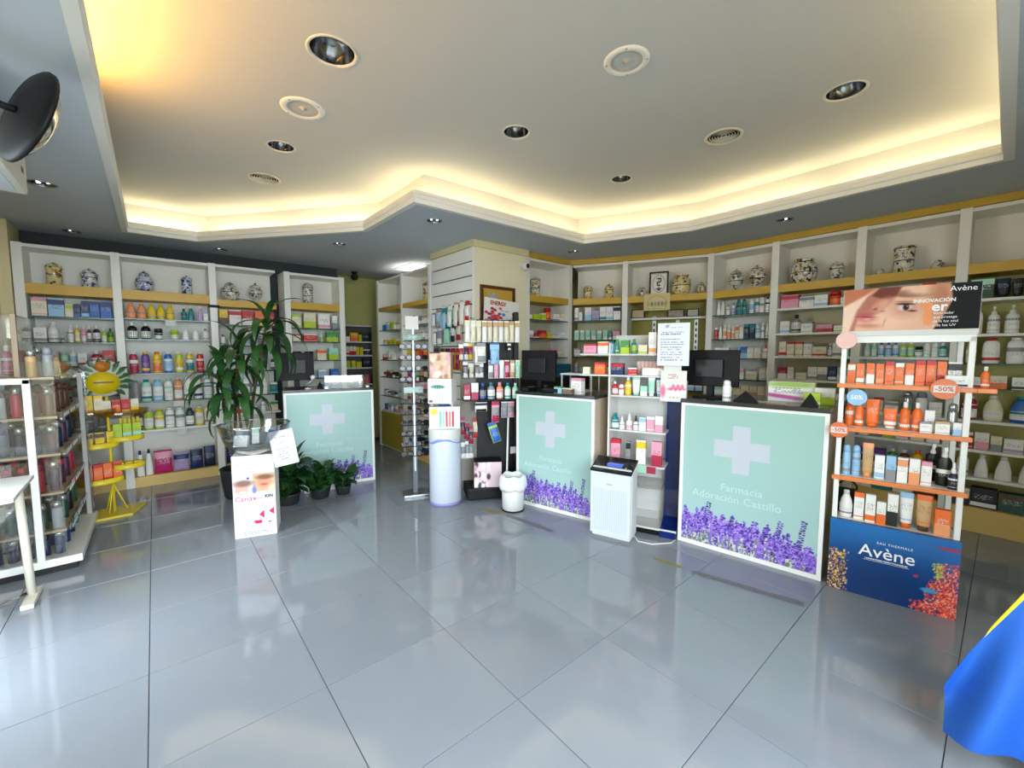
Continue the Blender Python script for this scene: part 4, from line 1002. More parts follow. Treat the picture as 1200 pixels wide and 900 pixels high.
nn = len(pr2); b.add([(LD-.12, y, z) for y, z in pr2]+[(LD, y, z) for y, z in pr2], [tuple(range(nn)), tuple(range(2*nn-1, nn-1, -1))]+[(i, nn+i, nn+(i+1) % nn, (i+1) % nn) for i in range(nn)])
b.build('navy_side', mat('navy gloss', '0c2368', .18), t)
MB().box(0.0, .0, 0, LD-.12, .36, .045).build('base', M_BLACK, t)
MB().cbox(-.005, -.012, .045, LD+.005, .0, .062, .002).build('foot_edge', M_WHITE, t)
MB().box(0, .02, .05, .012, .34, 1.55).build('left_cheek', mat('clear cheek white', 'e4e2dc', .4), t)
DZ = (.55, .83, 1.118, 1.285, 1.46)
for k, z in enumerate(DZ): MB().cbox(.012-(.0, .0, .0, .27, .27)[k], .03, z-.014, LD-.10, .34, z, .004).build('shelf_board', M_WHITE, t)
MB().cbox(.012, .03, .36, LD-.12, .34, .374, .003).build('shelf_board', M_ACRYL, t)
def onD(z, spec, where):
    e_ = .25 if z > 1.2 else 0
    row(dD(.012-e_, .04), aD, LD-.13+e_, z, spec, where, 'goods on the white curved display stand', x0=.008, y0=.0)
onD(1.46, 'bx 110 80 pnk red; bx 90 100 wht org; bx 30 100 lbl tea; bt 34 150 grn mnt tea; bx 70 110 grn lim; bt 45 120 tea grn lim; bx 70 70 crm lim; bx 60 170 wht pch; bx 50 60 wht pnk', 'top board, curved display stand')
onD(1.285, 'bx 60 60 crm wht; bx 90 100 org red; bx 110 95 nvy red; bx 70 60 red wht; bx 170 60 wht crm', 'second board, curved display stand')
onD(1.118, 'bt 55 110 red wht wht; bt 50 110 wht red wht; bt 60 150 yel wht yel; tb 70 150 wht mnt mnt; bx 60 80 mnt wht; tb 60 150 mnt wht wht; tb 70 155 wht lbl blu', 'third board, curved display stand')
onD(.83, 'bt 62 130 tea tea wht; dr 45 110 wht wht wht; dr 55 130 wht wht pnk; dr 45 120 wht blk wht; bx 55 110 wht lbl; bx 60 120 pnk wht; bx 60 130 wht pnk', 'fourth board, curved display stand')
onD(.55, 'bx 80 190 pnk red; bx 35 180 gry blk; bx 75 200 wht yel; bx 80 200 pnk crs', 'fifth board, curved display stand')
for k, (c_, n_) in enumerate((('pnk', 'pink'), ('tea', 'teal'), ('yel', 'yellow'), ('mnt', 'mint'), ('crs', 'crimson'))):
    o = MB().box(-.035, 0, -.055, .035, .003, 0).build('price_card', pm(c_, .6), None, (*dD(.06+.075*k, .025), .548), (-.25, 0, aD)); tag(o, n_+' card hanging from shelf above the air purifier', 'card')
# red candy-striped sachets standing in a white tray
for k in range(7):
    o = MB().box(-.014, -.004, 0, .014, .004, .11).build('sachet', noisy('red white sachet', 'b0182c', 'f0e8e4', 60, .4), None, (*dD(.24+.026*k, .13), 1.288+.0), (0, (k-3)*.06, aD)); tag(o, 'red and white sachet in row behind white carton, second board, %s from left' % ORD[k], 'sachet', 'red and white sachets on display stand')
# white A4 notice on the stand and the pink product card below it
img = blank(56, 76, (228, 230, 236)); textrows(img, .2, .8, .10, .14, 1, (150, 150, 160), rl); textrows(img, .12, .88, .2, .3, 2, (90, 90, 110), rl); textrows(img, .12, .88, .36, .9, 9, (150, 152, 170), rl); blob(img, .3, .07, .06, .03, (150, 160, 170), .3)
t = thing('notice', 'white printed notice sheet beside right counter monitor', 'notice', (*dD(LD-.17, -.02), 1.37), aD)
MB().box(0, 0, 0, .23, .004, .325).build('sheet', M_PAPER, t); link('print', print_mesh('print', .23, .325, img), attrm(), t, (0, -.001, 0))
MB().box(.1, .004, .10, .13, .26, .13).build('bracket', M_WHITE, t)
img = blank(60, 70, (226, 222, 214))
blob(img, .62, .62, .34, .06, (216, 96, 136), .3)
for x in (.5, .68, .84): blob(img, x, .58, .07, .12, (224, 120, 150), .2); blob(img, x, .74, .06, .10, (240, 236, 232), .2)
blob(img, .1, .7, .1, .2, (220, 120, 150), .4); textrows(img, .3, .8, .88, .94, 1, (190, 60, 90), rl); textrows(img, .3, .7, .12, .3, 3, (180, 90, 100), rl)
t = thing('counter_display', 'pink and white product display standing below the notice sheet', 'display', (*dD(LD-.145, .012), 1.10), aD)
MB().cbox(0, .0, 0, .19, .10, .15, .003).build('tray', M_PAPER, t); link('print', print_mesh('print', .19, .23, img), attrm(), t, (0, -.001, 0)); MB().box(0, .0005, .15, .19, .006, .23).build('header', M_PAPER, t)
MB().cbox(.02, .0, .23, .15, .006, .28, .002).build('top_card', M_PAPER, t)
MB().box(0, 0, -.012, .19, .20, 0).build('bracket', M_WHITE, t)

P = Vector((2.615, 2.115)); Q = Vector((2.715, 1.80)); aP = math.atan2(Q.y-P.y, Q.x-P.x); LP = (Q-P).length
t = thing('air_purifier', 'white air purifier with black top control panel in front of stand', 'air purifier', (*P, 0), aP)
MB().cbox(0, .03, .02, LP, .19, .565, .02).build('body', M_WHITE, t)
MB().cbox(.012, .035, 0, LP-.012, .185, .022, .006).build('foot', M_WHITE, t)
fp = MB().cbox(.004, .004, .03, LP-.004, .03, .53, .008).build('front_panel', mat('purifier front', 'cdd2d8', .3), t)
for k in range(22): MB().box(.03+k*(LP-.06)/21-.0016, .0025, .06, .03+k*(LP-.06)/21+.0016, .0045, .40).build('groove', mat('groove', 'b0b8c2', .4), fp)
b = MB(); b.add([(0, .004, .53), (LP, .004, .53), (LP, .19, .60), (0, .19, .60), (0, .004, .545), (LP, .004, .545), (LP, .19, .615), (0, .19, .615)], [(3, 2, 1, 0), (4, 5, 6, 7), (0, 1, 5, 4), (1, 2, 6, 5), (2, 3, 7, 6), (3, 0, 4, 7)])
tp = b.build('control_panel', mat('black gloss panel', '15171b', .15), t)
MB().box(.12, .06, .568, .24, .11, .5885).build('display', mat('blue display', '1b2c6a', .2, 0, (.1, .2, .8), .6), tp)
MB().lathe([(0, 0), (.006, 0), (.006, .006)], 8, M=Matrix.Translation((LP-.06, .06, .567))).build('button', M_WHITE, tp)
MB().box(LP*.42, .0025, .435, LP*.55, .0038, .443).build('badge', mat('grey badge', '9aa0a8', .4), fp)
tag(MB().tube([(2.86, 1.93, .012), (2.86, 1.86, .008), (2.80, 1.78, .006), (2.84, 1.68, .006), (2.97, 1.60, .006), (3.03, 1.60, .012)], .005, 6).build('power_cord', M_WHITE), 'white power cord lying on floor beside the air purifier', 'cord')

# ------------------------------------------------------------------ tall sunscreen stand
P = Vector((3.205, .662)); Q = Vector((3.315, .112)); aA = math.atan2(Q.y-P.y, Q.x-P.x); LA = (Q-P).length
def dA(x, y): return (P.x+math.cos(aA)*x-math.sin(aA)*y, P.y+math.sin(aA)*x+math.cos(aA)*y)
t = thing('sunscreen_stand', 'tall white stand with orange shelves and blue coral base panel', 'display stand', (*P, 0), aA)
for x in (0, LA-.026):
    for y in (.0, .30): MB().cbox(x, y, 0, x+.026, y+.026, 1.56, .003).build('post', M_FRAME, t)
MB().cbox(0, 0, 1.53, LA, .026, 1.57, .003).build('top_rail', M_FRAME, t); MB().box(0, .3, 1.54, LA, .326, 1.56).build('rear_rail', M_FRAME, t)
for x in (0, LA-.026): MB().box(x, .026, 1.54, x+.026, .30, 1.56).build('side_rail', M_FRAME, t)
AZ = (1.285, 1.02, .715, .44)
for k, z in enumerate(AZ[:3]):
    sh = MB().box(.004, .01, z-.012, LA-.004, .32, z).build('shelf_board', M_FRAME, t)
    MB().cbox(-.012, -.022, z-.026, LA+.012, .01, z-.001, .003).build('price_rail', mat('orange rail', 'e2803c', .35), sh)
MB().box(.004, .01, .41, LA-.004, .32, .44).build('shelf_board', M_FRAME, t)
# base panel
ra = random.Random(8)
img = blank(150, 116, (0, 0, 0)); U, V = UV(img)
img[:] = np.array((10, 92, 160))*(1-V[..., None])+np.array((14, 52, 110))*V[..., None]
blob(img, .45, .0, .5, .25, (24, 116, 190), .8, a=.6); blob(img, .4, .75, .45, .3, (10, 46, 104), .8, a=.7)
def coral(cx, cy, sx, sy, n, cols, r):
    for _ in range(n):
        u = cx+ra.gauss(0, sx); v = cy+ra.gauss(0, sy)
        blob(img, u, v, ra.uniform(.4, 1)*r, ra.uniform(.4, 1)*r*1.2, ra.choice(cols), .15)
def stamps(cx, cy, sx, sy, n, cols):
    for _ in range(n):
        u = cx+ra.uniform(-1, 1)*sx*(1-abs(ra.gauss(0, .3))); v = cy+ra.uniform(-1, 1)*sy
        if 0 <= u < .995 and 0 <= v < .995: rect(img, u, v, u+ra.uniform(.006, .016), v+ra.uniform(.008, .03), ra.choice(cols))
stamps(.06, .72, .12, .30, 420, ((226, 178, 90), (196, 140, 60), (240, 206, 130), (150, 110, 50), (110, 80, 60)))
for cx_, cy_, sx_, sy_ in ((.93, .55, .10, .25), (.87, .72, .12, .18), (.84, .93, .18, .08), (.95, .85, .08, .2)):
    stamps(cx_, cy_, sx_, sy_, 330, ((224, 84, 62), (200, 60, 50), (238, 120, 92), (170, 44, 44), (246, 150, 120)))
stamps(.86, .42, .05, .10, 60, ((190, 190, 90), (150, 160, 80)))
blob(img, .93, .12, .09, .018, (170, 30, 60), .3); blob(img, .70, .55, .018, .02, (190, 50, 80), .3, .6); blob(img, .80, .70, .06, .03, (60, 150, 200), .3)
bp = MB().cbox(-.004, -.03, 0, LA+.004, .0, .445, .002).build('base_panel', mat('deep blue card', '0d3f78', .3), t)
link('coral_print', print_mesh('coral_print', LA+.006, .443, img), attrm('glossy print', .25), bp, (-.003, -.031, .001))
M_INKW = mat('white ink', 'f4f4f2', .4)
text('Avène', .098, M_INKW, bp, (LA*.47, -.0315, .285), bold=.0004); text('EAU THERMALE', .018, M_INKW, bp, (LA*.53, -.0315, .345), space=1.3)
text('LABORATOIRES DERMATOLOGIQUES', .0112, M_INKW, bp, (LA*.47, -.0315, .240), bold=.0003)
MB().box(LA*.29, -.032, .230, LA*.65, -.0312, .2314).build('rule', M_INKW, bp)
# header advert
def soften(img, n):
    for _ in range(n):
        p = np.pad(img, ((1, 1), (1, 1), (0, 0)), 'edge')
        img = (p[:-2, 1:-1]+p[2:, 1:-1]+p[1:-1, :-2]+p[1:-1, 2:]+4*img)/8
    return img
def polyfill(img, pts, c, a=1.0):
    U, V = UV(img); ins = np.zeros(U.shape, bool); n_ = len(pts)
    for i in range(n_):
        (x0, y0), (x1, y1) = pts[i], pts[(i+1) % n_]
        if y0 == y1: continue
        ins ^= ((y0 > V) != (y1 > V)) & (U < (x1-x0)*(V-y0)/(y1-y0)+x0)
    k = ins[..., None]*a
    img[:] = img*(1-k)+np.array(c, float)*k
img = blank(210, 92, (228, 180, 152)); U, V = UV(img)
def q_(*p): return [((x-5)/1105, (y-75+50*(x-5)/1105)/325) for x, y in p]
polyfill(img, q_((5, 60), (300, 50), (240, 110), (120, 170), (5, 235)), (188, 112, 84))
polyfill(img, q_((5, 205), (130, 150), (280, 75), (320, 90), (190, 190), (110, 320), (60, 420), (5, 420)), (236, 200, 178))
polyfill(img, q_((70, 400), (130, 235), (210, 130), (310, 60), (520, 30), (470, 120), (400, 190), (330, 250), (260, 262), (170, 262), (130, 330), (110, 400)), (176, 112, 94))
img = soften(img, 6)
polyfill(img, q_((250, 120), (330, 55), (520, 25), (470, 110), (400, 150), (330, 140)), (116, 62, 52)); img = soften(img, 5)
def B(x, y, rx, ry, c, soft=.4, ang=0.0, al=1.0):
    (u, v), = q_((x, y)); blob(img, u, v, rx/1105, ry/325, c, soft, ang, al)
B(350, 185, 62, 46, (218, 156, 130), .6, .3); B(310, 210, 34, 26, (208, 142, 118), .6); B(292, 222, 20, 9, (130, 70, 62), .5, .2); B(352, 236, 22, 8, (150, 88, 74), .6, -.2)
B(410, 300, 130, 70, (236, 192, 166), .7, 0, .9); B(250, 250, 60, 16, (190, 122, 104), .7, .15, .8)
B(205, 268, 72, 17, (186, 92, 94), .45, .12); B(215, 300, 78, 22, (212, 124, 120), .45, .14); B(210, 283, 80, 5, (132, 58, 62), .6, .13); B(225, 300, 30, 8, (232, 160, 154), .7, .12)
B(230, 350, 90, 14, (184, 120, 100), .8, .2, .8); B(375, 320, 8, 30, (196, 138, 116), .7, .1, .7)
B(545, 215, 110, 55, (200, 140, 116), .7, .1, .8); B(600, 118, 120, 15, (112, 70, 54), .5, .16); B(520, 100, 60, 20, (120, 74, 58), .6, -.05, .8)
B(540, 205, 58, 24, (216, 196, 190), .25, .14); B(548, 206, 25, 24, (66, 44, 40), .25); B(548, 204, 10, 10, (20, 14, 14), .3); B(556, 198, 5, 5, (230, 220, 216), .3)
B(540, 182, 74, 7, (52, 32, 30), .4, .17); B(600, 232, 34, 6, (70, 44, 40), .5, .3); B(545, 165, 84, 6, (150, 98, 80), .6, .15, .8)
B(660, 80, 110, 60, (232, 186, 156), .8, 0, .8); B(820, 130, 90, 130, (178, 116, 86), .6, 0, .9); B(790, 250, 80, 60, (200, 140, 112), .8, 0, .7)
img = soften(img, 1)
edge = .79-.10*np.clip(V-.35, 0, 1)*1.6+.02*np.sin(V*3)
k = np.clip((U-edge)*60, 0, 1)[..., None]; img[:] = img*(1-k)+np.array((30, 31, 33))*k
rect(img, 0, .0, .005, 1, (130, 176, 70))
hd = MB().cbox(-.004, -.004, 1.57, LA+.004, .004, 1.845, .002).build('header_board', M_PAPER, t)
hd.rotation_euler = (0, 0, 0)
link('advert_print', print_mesh('advert_print', LA+.004, .245, img), attrm('matt print', .65, .15), hd, (-.002, -.0048, 1.60))
text('Avène', .040, M_INKW, hd, (LA*.885, -.0056, 1.815)); text('INNOVACIÓN', .026, M_INKW, hd, (LA*.69, -.0056, 1.757), bold=.0006)
MB().box(LA*.625, -.0054, 1.622, LA*.68, -.0049, 1.745).build('figure_one', mat('orange ink', 'e5822e', .4), hd); MB().box(LA*.60, -.0054, 1.722, LA*.63, -.0049, 1.745).build('figure_one', mat('orange ink', 'e5822e', .4), hd)
text('er', .07, M_INKW, hd, (LA*.73, -.0056, 1.722), bold=.0016)
for k_, s in enumerate(('filtro solar', 'que protege', 'de la luz azul', 'y de los UV')): text(s, .019, M_INKW, hd, (LA*.69, -.0056, 1.688-.022*k_), align='LEFT')
def disc(name, label, x, y, z, r, col, s, tc, parent):
    d_ = MB(); d_.lathe([(0, 0), (r, 0), (r, .004), (0, .004)], 28, sm=False, M=Matrix.Rotation(PI/2, 4, 'X'))
    o = d_.build(name, col, parent, (x, y, z)); o['label'] = label
    if s: text(s, r*.72, tc, o, (0, -.0046, 0), bold=.0006)
    return o
disc('promo_disc', 'pink round promotion disc', .02, -.03, 1.545, .05, noisy('pink disc', 'e8c4be', 'eab0a0', 30, .4), None, None, t)
dr_ = disc('promo_disc', 'orange round discount disc', LA*.80, -.034, 1.275, .055, mat('orange disc', 'd9692c', .4), None, None, t)
MB().box(-.042, -.0052, -.02, .042, -.0042, .02).build('patch', M_PAPER, dr_); text('-50%', .036, mat('orange red ink', 'c94a20', .4), dr_, (0, -.0058, 0), bold=.0008)
disc('promo_disc', 'pale blue round discount disc', .085, -.034, 1.205, .048, noisy('blue disc', '6fa6d2', 'a9cbe6', 30, .4), '50%', M_INKW, t)
dr_ = disc('promo_disc', 'orange round discount disc on left edge', .01, -.034, 1.0, .048, mat('orange disc', 'd9692c', .4), None, None, t)
MB().box(-.038, -.0052, -.018, .038, -.0042, .018).build('patch', M_PAPER, dr_); text('-50%', .033, mat('orange red ink', 'c94a20', .4), dr_, (0, -.0058, 0), bold=.0008)
def onA(z, spec, where, x0=.035, y0=.04, wd=1.0): row(dA(0, 0), aA, LA*wd, z, spec, where, 'goods on the orange sunscreen stand', x0=x0, y0=y0, hs=1.13, hmax=.225)
onA(AZ[0], '2*bx 44 105 org wht; _6; bx 44 108 org wht; bx 42 105 org pch; bx 46 118 org red; 2*bx 44 110 org wht; 2*bx 46 125 org red; bx 44 120 org red; bx 66 118 wht blk', 'top shelf, sunscreen stand')
item('bx', .085, .062, ['wht', 'blk'], (*dA(LA*.885, .012), AZ[0]+.001), aA, 'front of top shelf, sunscreen stand', d=.05, style=0)
o = MB().cbox(LA+.012, -.022, AZ[0]-.026, LA+.085, .06, AZ[0]-.001, .003).build('side_ledge', mat('orange rail', 'e2803c', .35), t)
item('bt', .034, .115, ['org', 'wht', 'org'], (*dA(LA+.045, .02), AZ[0]-.001), aA, 'on side ledge of sunscreen stand')
onA(AZ[1], '2*bt 48 150 org wht org; tb 78 150 org org; _10; tb 72 105 org wht; _4; 2*bt 52 145 org wht org; bx 46 110 wht crm; bx 44 60 wht pnk; sp 50 150 slv slv', 'second shelf, sunscreen stand')
row(dA(LA*.66, .0), aA, LA*.33, AZ[1], 'bx 48 62 wht gry; bx 58 70 wht tan; bx 54 68 wht lbl', 'front of second shelf, sunscreen stand', 'goods on the orange sunscreen stand', x0=.0, y0=.004)
onA(AZ[2], '2*sp 48 165 lbl lbl lbl; tb 62 185 tan pch pch; bx 52 125 wht lbl; bx 50 130 lbl gry; bx 52 128 wht pch; bx 52 130 wht pch; bx 52 120 wht pnk', 'third shelf, sunscreen stand', y0=.02, wd=.84)
item('tr', .062, .225, ['blk', 'wht', 'blk'], (*dA(LA*.81, .19), AZ[2]+.001), aA, 'rear of third shelf, sunscreen stand')
item('tr', .066, .225, ['blk', 'wht', 'blk'], (*dA(LA*.875, .10), AZ[2]+.001), aA, 'front of third shelf, sunscreen stand')
item('dr', .044, .15, ['dbl', 'wht', 'blk'], (*dA(LA*.93, .036), AZ[2]+.001), aA, 'right end of third shelf, sunscreen stand')
onA(AZ[3], 'pl 72 150 wht wht wht; 2*bx 52 150 wht org; bx 46 120 wht org; bx 52 170 wht blk; tb 70 185 wht org lbl; _4; tb 76 185 tan brn org; bx 72 130 org pch', 'lowest shelf, sunscreen stand', y0=.03)
t2 = thing('bottle_ring', 'black looped bottle holder behind white bottle on lowest sunscreen shelf', 'holder', (*dA(.07, .16), AZ[3]), aA)
MB().tube([(.05*math.cos(a_), 0, .16+.05*math.sin(a_)) for a_ in frange(0, PI, 9)], .006, 6).build('loop', M_BLACK, t2); MB().box(-.05, -.01, 0, .05, .01, .16).build('stem', M_BLACK, t2)

# ------------------------------------------------------------------ acrylic bowl on its printed cardboard pedestal
P = Vector((.415, 3.86)); Q = Vector((.695, 3.775)); aB = math.atan2(Q.y-P.y, Q.x-P.x); LB = (Q-P).length
rb = random.Random(4)
img = blank(80, 150, (210, 208, 208))
def V_(v): return v
rect(img, 0, .24, .47, .47, (206, 200, 206)); rect(img, .48, .22, 1, .45, (196, 160, 128))
blob(img, .2, .40, .17, .075, (216, 160, 142), .25); blob(img, .22, .44, .07, .012, (240, 236, 232), .4); blob(img, .25, .33, .22, .04, (130, 96, 84), .4); blob(img, .36, .27, .03, .012, (50, 50, 80), .3)
blob(img, .74, .33, .17, .075, (204, 140, 108), .25); blob(img, .76, .27, .2, .03, (120, 78, 58), .4); blob(img, .74, .36, .09, .014, (170, 90, 80), .4); blob(img, .95, .42, .1, .05, (220, 190, 160), .4); blob(img, .5, .42, .05, .05, (110, 120, 170), .4)
rect(img, .0, .47, 1, .482, (210, 208, 208))
for u, v in ((.66, .735), (.9, .705)): 
    for k_ in range(10): rect(img, u-.07+.012*k_, v-.004-.0045*k_, u-.055+.012*k_, v+.004+.0045*k_, (208, 30, 90))
rect(img, .5, .80, .66, .84, (208, 30, 90)); blob(img, .5, .82, .05, .02, (208, 30, 90), .2)
textrows(img, .66, .95, .60, .67, 3, (220, 150, 170), rb); textrows(img, .1, .5, .80, .86, 3, (190, 188, 190), rb); textrows(img, .2, .9, .93, .97, 2, (90, 90, 90), rb); rect(img, .8, .83, .88, .845, (40, 40, 40))
rect(img, .1, .10, .16, .108, (90, 90, 90)); rect(img, .36, .15, .4, .165, (150, 150, 190)); rect(img, .72, .12, .75, .14, (220, 200, 150))
t = thing('cardboard_pedestal', 'white printed cardboard pedestal carrying the clear bowl', 'pedestal', (*P, 0), aB)
MB().cbox(0, .002, 0, LB, .26, .66, .002).build('box', M_PAPER, t)
link('print', print_mesh('print', LB-.004, .655, img), attrm(), t, (.002, 0, .002))
text('Cariax', .055, mat('magenta ink', 'b01860', .4), t, (.085, -.001, .315)); text('gingival', .02, mat('pink ink', 'd86a94', .4), t, (.175, -.001, .312)); text('KIN', .034, mat('dark ink', '2a2030', .4), t, (.245, -.001, .322), bold=.0012)
cb = (.555+.04, 3.82+.10)
t = thing('acrylic_bowl', 'large clear acrylic bowl of samples on printed pedestal', 'bowl', (*cb, .661))
MB().lathe([(0, 0), (.11, .002), (.17, .04), (.215, .11), (.245, .20), (.25, .235), (.255, .236), (.253, .232), (.248, .20), (.218, .108), (.173, .036), (.112, -.0), (0, -.0)], 36).build('shell', glass('bowl acrylic', (.95, .96, .96), .22), t)
MB().lathe([(.247, .230), (.257, .231), (.257, .240), (.247, .240)], 36).build('rim', glass('bowl rim', (.8, .82, .82), .5), t)
for k, (x, y, z, w, h, c_, rx, ry, rz, l) in enumerate(((-.12, -.14, .085, .10, .13, ('wht', 'blk'), -.3, 0, -.3, 'white card box with black top standing in the clear bowl'), (.02, -.02, .012, .20, .014, ('crm', 'tan'), 0, 0, .6, 'flat cream booklet lying in the clear bowl'),
        (-.03, .03, .034, .16, .012, ('gry', 'blk'), 0, .1, 1.2, 'grey leaflet lying in the clear bowl'), (.10, .06, .05, .04, .12, ('lbl', 'blu'), -.2, .3, .3, 'pale blue sachet standing in the clear bowl'), (.02, .12, .05, .05, .13, ('wht', 'mnt'), -.2, 0, 0, 'white sachet at back of the clear bowl'))):
    d_ = .03 if h > .05 else .14
    o = link('sample_pack', unit('box'), printm(c_[0], c_[1], 1), None, (cb[0]+x, cb[1]+y, .661+z), (rx, ry, rz+aB), (w, d_, h)); tag(o, l, 'packet', 'samples in the clear bowl')
img = blank(60, 80, (200, 200, 206)); textrows(img, .2, .8, .16, .22, 1, (90, 90, 110), rb); textrows(img, .12, .9, .3, .4, 2, (80, 80, 100), rb); textrows(img, .2, .8, .5, .85, 5, (120, 120, 140), rb)
t = thing('notice', 'white notice sheet taped tilted to right side of clear bowl', 'notice', (.70, 3.655, .575)); t.rotation_euler = (-.25, -.14, aB+.15)
MB().box(-.02, 0, 0, .15, .002, .28).build('sheet', M_PAPER, t); link('print', print_mesh('print', .17, .28, img), attrm(), t, (-.02, -.001, 0))

# ------------------------------------------------------------------ plants
def leafmesh(L_, W_, droop, fold=.25, n=7, lift=.5):
    """arching blade starting at the origin, heading along +x, with thickness"""
    vs_ = []; fs = []
    for i in range(n+1):
        s = i/n; a = lift-droop*s
        # integrate the arc
        x = sum(math.cos(lift-droop*(k+.5)/n) for k in range(i))*L_/n; z = sum(math.sin(lift-droop*(k+.5)/n) for k in range(i))*L_/n
        w = W_*(math.sin(PI*min(1, s*.92+.08))**.75)*.5 if i < n else .001
        vs_ += [(x, -w, z+w*fold), (x, 0, z), (x, w, z+w*fold)]
    for i in range(n):
        o = i*3; fs += [(o, o+3, o+4, o+1), (o+1, o+4, o+5, o+2)]
    m = len(vs_); vs2 = [(x, y, z-.0012) for x, y, z in vs_]
    b = MB(); b.add(vs_+vs2, fs+[tuple(m+i for i in f_[::-1]) for f_ in fs], 0, True)
    return b.mesh('leaf')
rpz = random.Random(17)
DL = [leafmesh(.48, .072, d, lift=l, n=8) for d, l in ((2.5, .75), (2.2, .6), (2.7, 1.0), (1.7, 1.2), (2.5, .3))]
t = thing('dracaena_plant', 'tall dracaena with drooping dark green leaves beside left counter', 'plant', (.62, 5.02, 0))
MB().lathe([(0, 0), (.13, 0), (.15, .02), (.18, .28), (.185, .30), (.165, .30), (.16, .26), (0, .26)], 20).build('pot', mat('dark plant pot', '24282a', .5), t)
MB().lathe([(0, .265), (.158, .262)], 16).build('soil', noisy('soil', '2a2018', '3a2c20', 30, .95), t)
canes = [((.06, .0), (.25, -.24, 1.78)), ((-.03, .03), (.0, -.20, 1.50)), ((-.05, -.04), (-.14, -.22, 1.24)), ((.02, -.05), (-.04, -.30, 1.10))]
for k, (b0, tp_) in enumerate(canes):
    MB().tube([(b0[0], b0[1], .25), (b0[0]*.9+tp_[0]*.3, b0[1]*.9+tp_[1]*.3, .25+(tp_[2]-.25)*.5), tp_], [.016, .014, .012], 8).build('cane', M_BARK, t)
    nl = (24, 20, 16, 14)[k]
    for i in range(nl):
        a = i*2.4+k; s = rpz.uniform(.75, 1.1)*(.95 if k else 1.05); zz = tp_[2]-.012*i
        link('leaf', DL[rpz.randrange(3) if i < nl*.75 and i > 2 else (3 if i <= 2 else 4)], M_LEAF, t, (tp_[0], tp_[1], zz), (0, rpz.uniform(-.1, .35)-(.5 if i < 2 else 0), a), (s, rpz.uniform(.85, 1.2), s))
GL = [leafmesh(.17, .075, d, lift=l, fold=.2, n=5) for d, l in ((1.3, .9), (1.8, 1.1), (.9, 1.25))]
def bush(label, x, y, r, n_, pot, lz, m, sc=1.0, spread=1.0, potm=None):
    t = thing('potted_plant', label, 'plant', (x, y, 0), rpz.uniform(0, 6), 'low potted plants by the left counter')
    MB().lathe([(0, 0), (r*.75, 0), (r*.8, .01), (r, pot), (r*1.03, pot+.01), (r*.9, pot+.01), (r*.88, pot-.02), (0, pot-.02)], 16).build('pot', potm or mat('white plant pot', 'd6d3ca', .5), t)
    for i in range(n_):
        a = rpz.uniform(0, 2*PI); q = rpz.random()
        s = sc*rpz.uniform(.7, 1.25); h0 = pot+lz*rpz.random(); rr_ = r*spread*rpz.uniform(.1, .9)
        link('leaf', rpz.choice(GL), m, t, (rr_*math.cos(a), rr_*math.sin(a), h0), (rpz.uniform(-.3, .3), rpz.uniform(-.5, .4), a+rpz.uniform(-.5, .5)), (s, s, s))
    st = MB()
    for i in range(7):
        a = i*.9; st.tube([(0, 0, pot-.02), (r*.5*math.cos(a), r*.5*math.sin(a), pot+lz)], .003, 5)
    st.build('stems', M_LEAF2, t)['kind'] = 'stuff'
DP = mat('dark plant pot', '24282a', .5)
bush('dark leafy potted plant at left corner of left counter', .93, 4.46, .11, 80, .10, .32, M_LEAF, 1.25, 1.1, DP)
bush('bright bushy potted plant in front of left counter panel', 1.22, 4.45, .10, 70, .09, .17, M_LEAF, 1.05, 1.5, DP)
bush('low spreading potted plant nearest the lavender print of left counter', 1.44, 4.42, .08, 44, .08, .12, M_LEAF, .85, 1.5, DP)
t = thing('plant_tray', 'long white plant trough under bushy plants by left counter', 'planter', (1.12, 4.655, 0), aL)
MB().cbox(0, 0, 0, .42, .10, .10, .01).build('trough', mat('white plant pot', 'd6d3ca', .5), t); MB().box(.01, .01, .10, .41, .09, .102).build('soil', noisy('soil', '2a2018', '3a2c20', 30, .95), t)

# ------------------------------------------------------------------ eyewear stand
t = thing('eyewear_stand', 'slim black and chrome eyewear stand with square white header', 'display stand', (2.0, 3.90, 0), -.35)
MB().cbox(-.125, -.10, 0, .125, .10, .025, .004).build('base', M_STEEL, t)
MB().box(-.022, -.010, .025, .022, .022, .95).build('lower_post', mat('grey post', '5c5f63', .4), t)
MB().box(-.007, -.012, .25, .007, -.010, 1.80).build('chrome_strip', mat('dull chrome strip', 'b4b6b8', .3, .9), t)
MB().box(-.011, -.008, .95, .011, .012, 1.80).build('upper_post', mat('grey post', '5c5f63', .4), t)
MB().cbox(-.075, -.02, 1.70, .055, -.012, 1.83, .002).build('header', M_PAPER, t)
MB().lathe([(0, 0), (.1, 0), (.1, .006), (0, .006)], 24, M=Matrix.Translation((0, -.02, 1.62)) @ Matrix.Rotation(PI/2, 4, 'X') @ Matrix.Diagonal((1, .32, 1, 1))).build('green_badge', noisy('green badge', '0c7a5c', 'e8f0ea', 36, .4), t)
MB().box(-.10, -.02, 1.06, .09, -.014, 1.12).build('teal_badge', noisy('teal badge', '157a70', 'dfe8e4', 40, .4), t)
ry = random.Random(2)
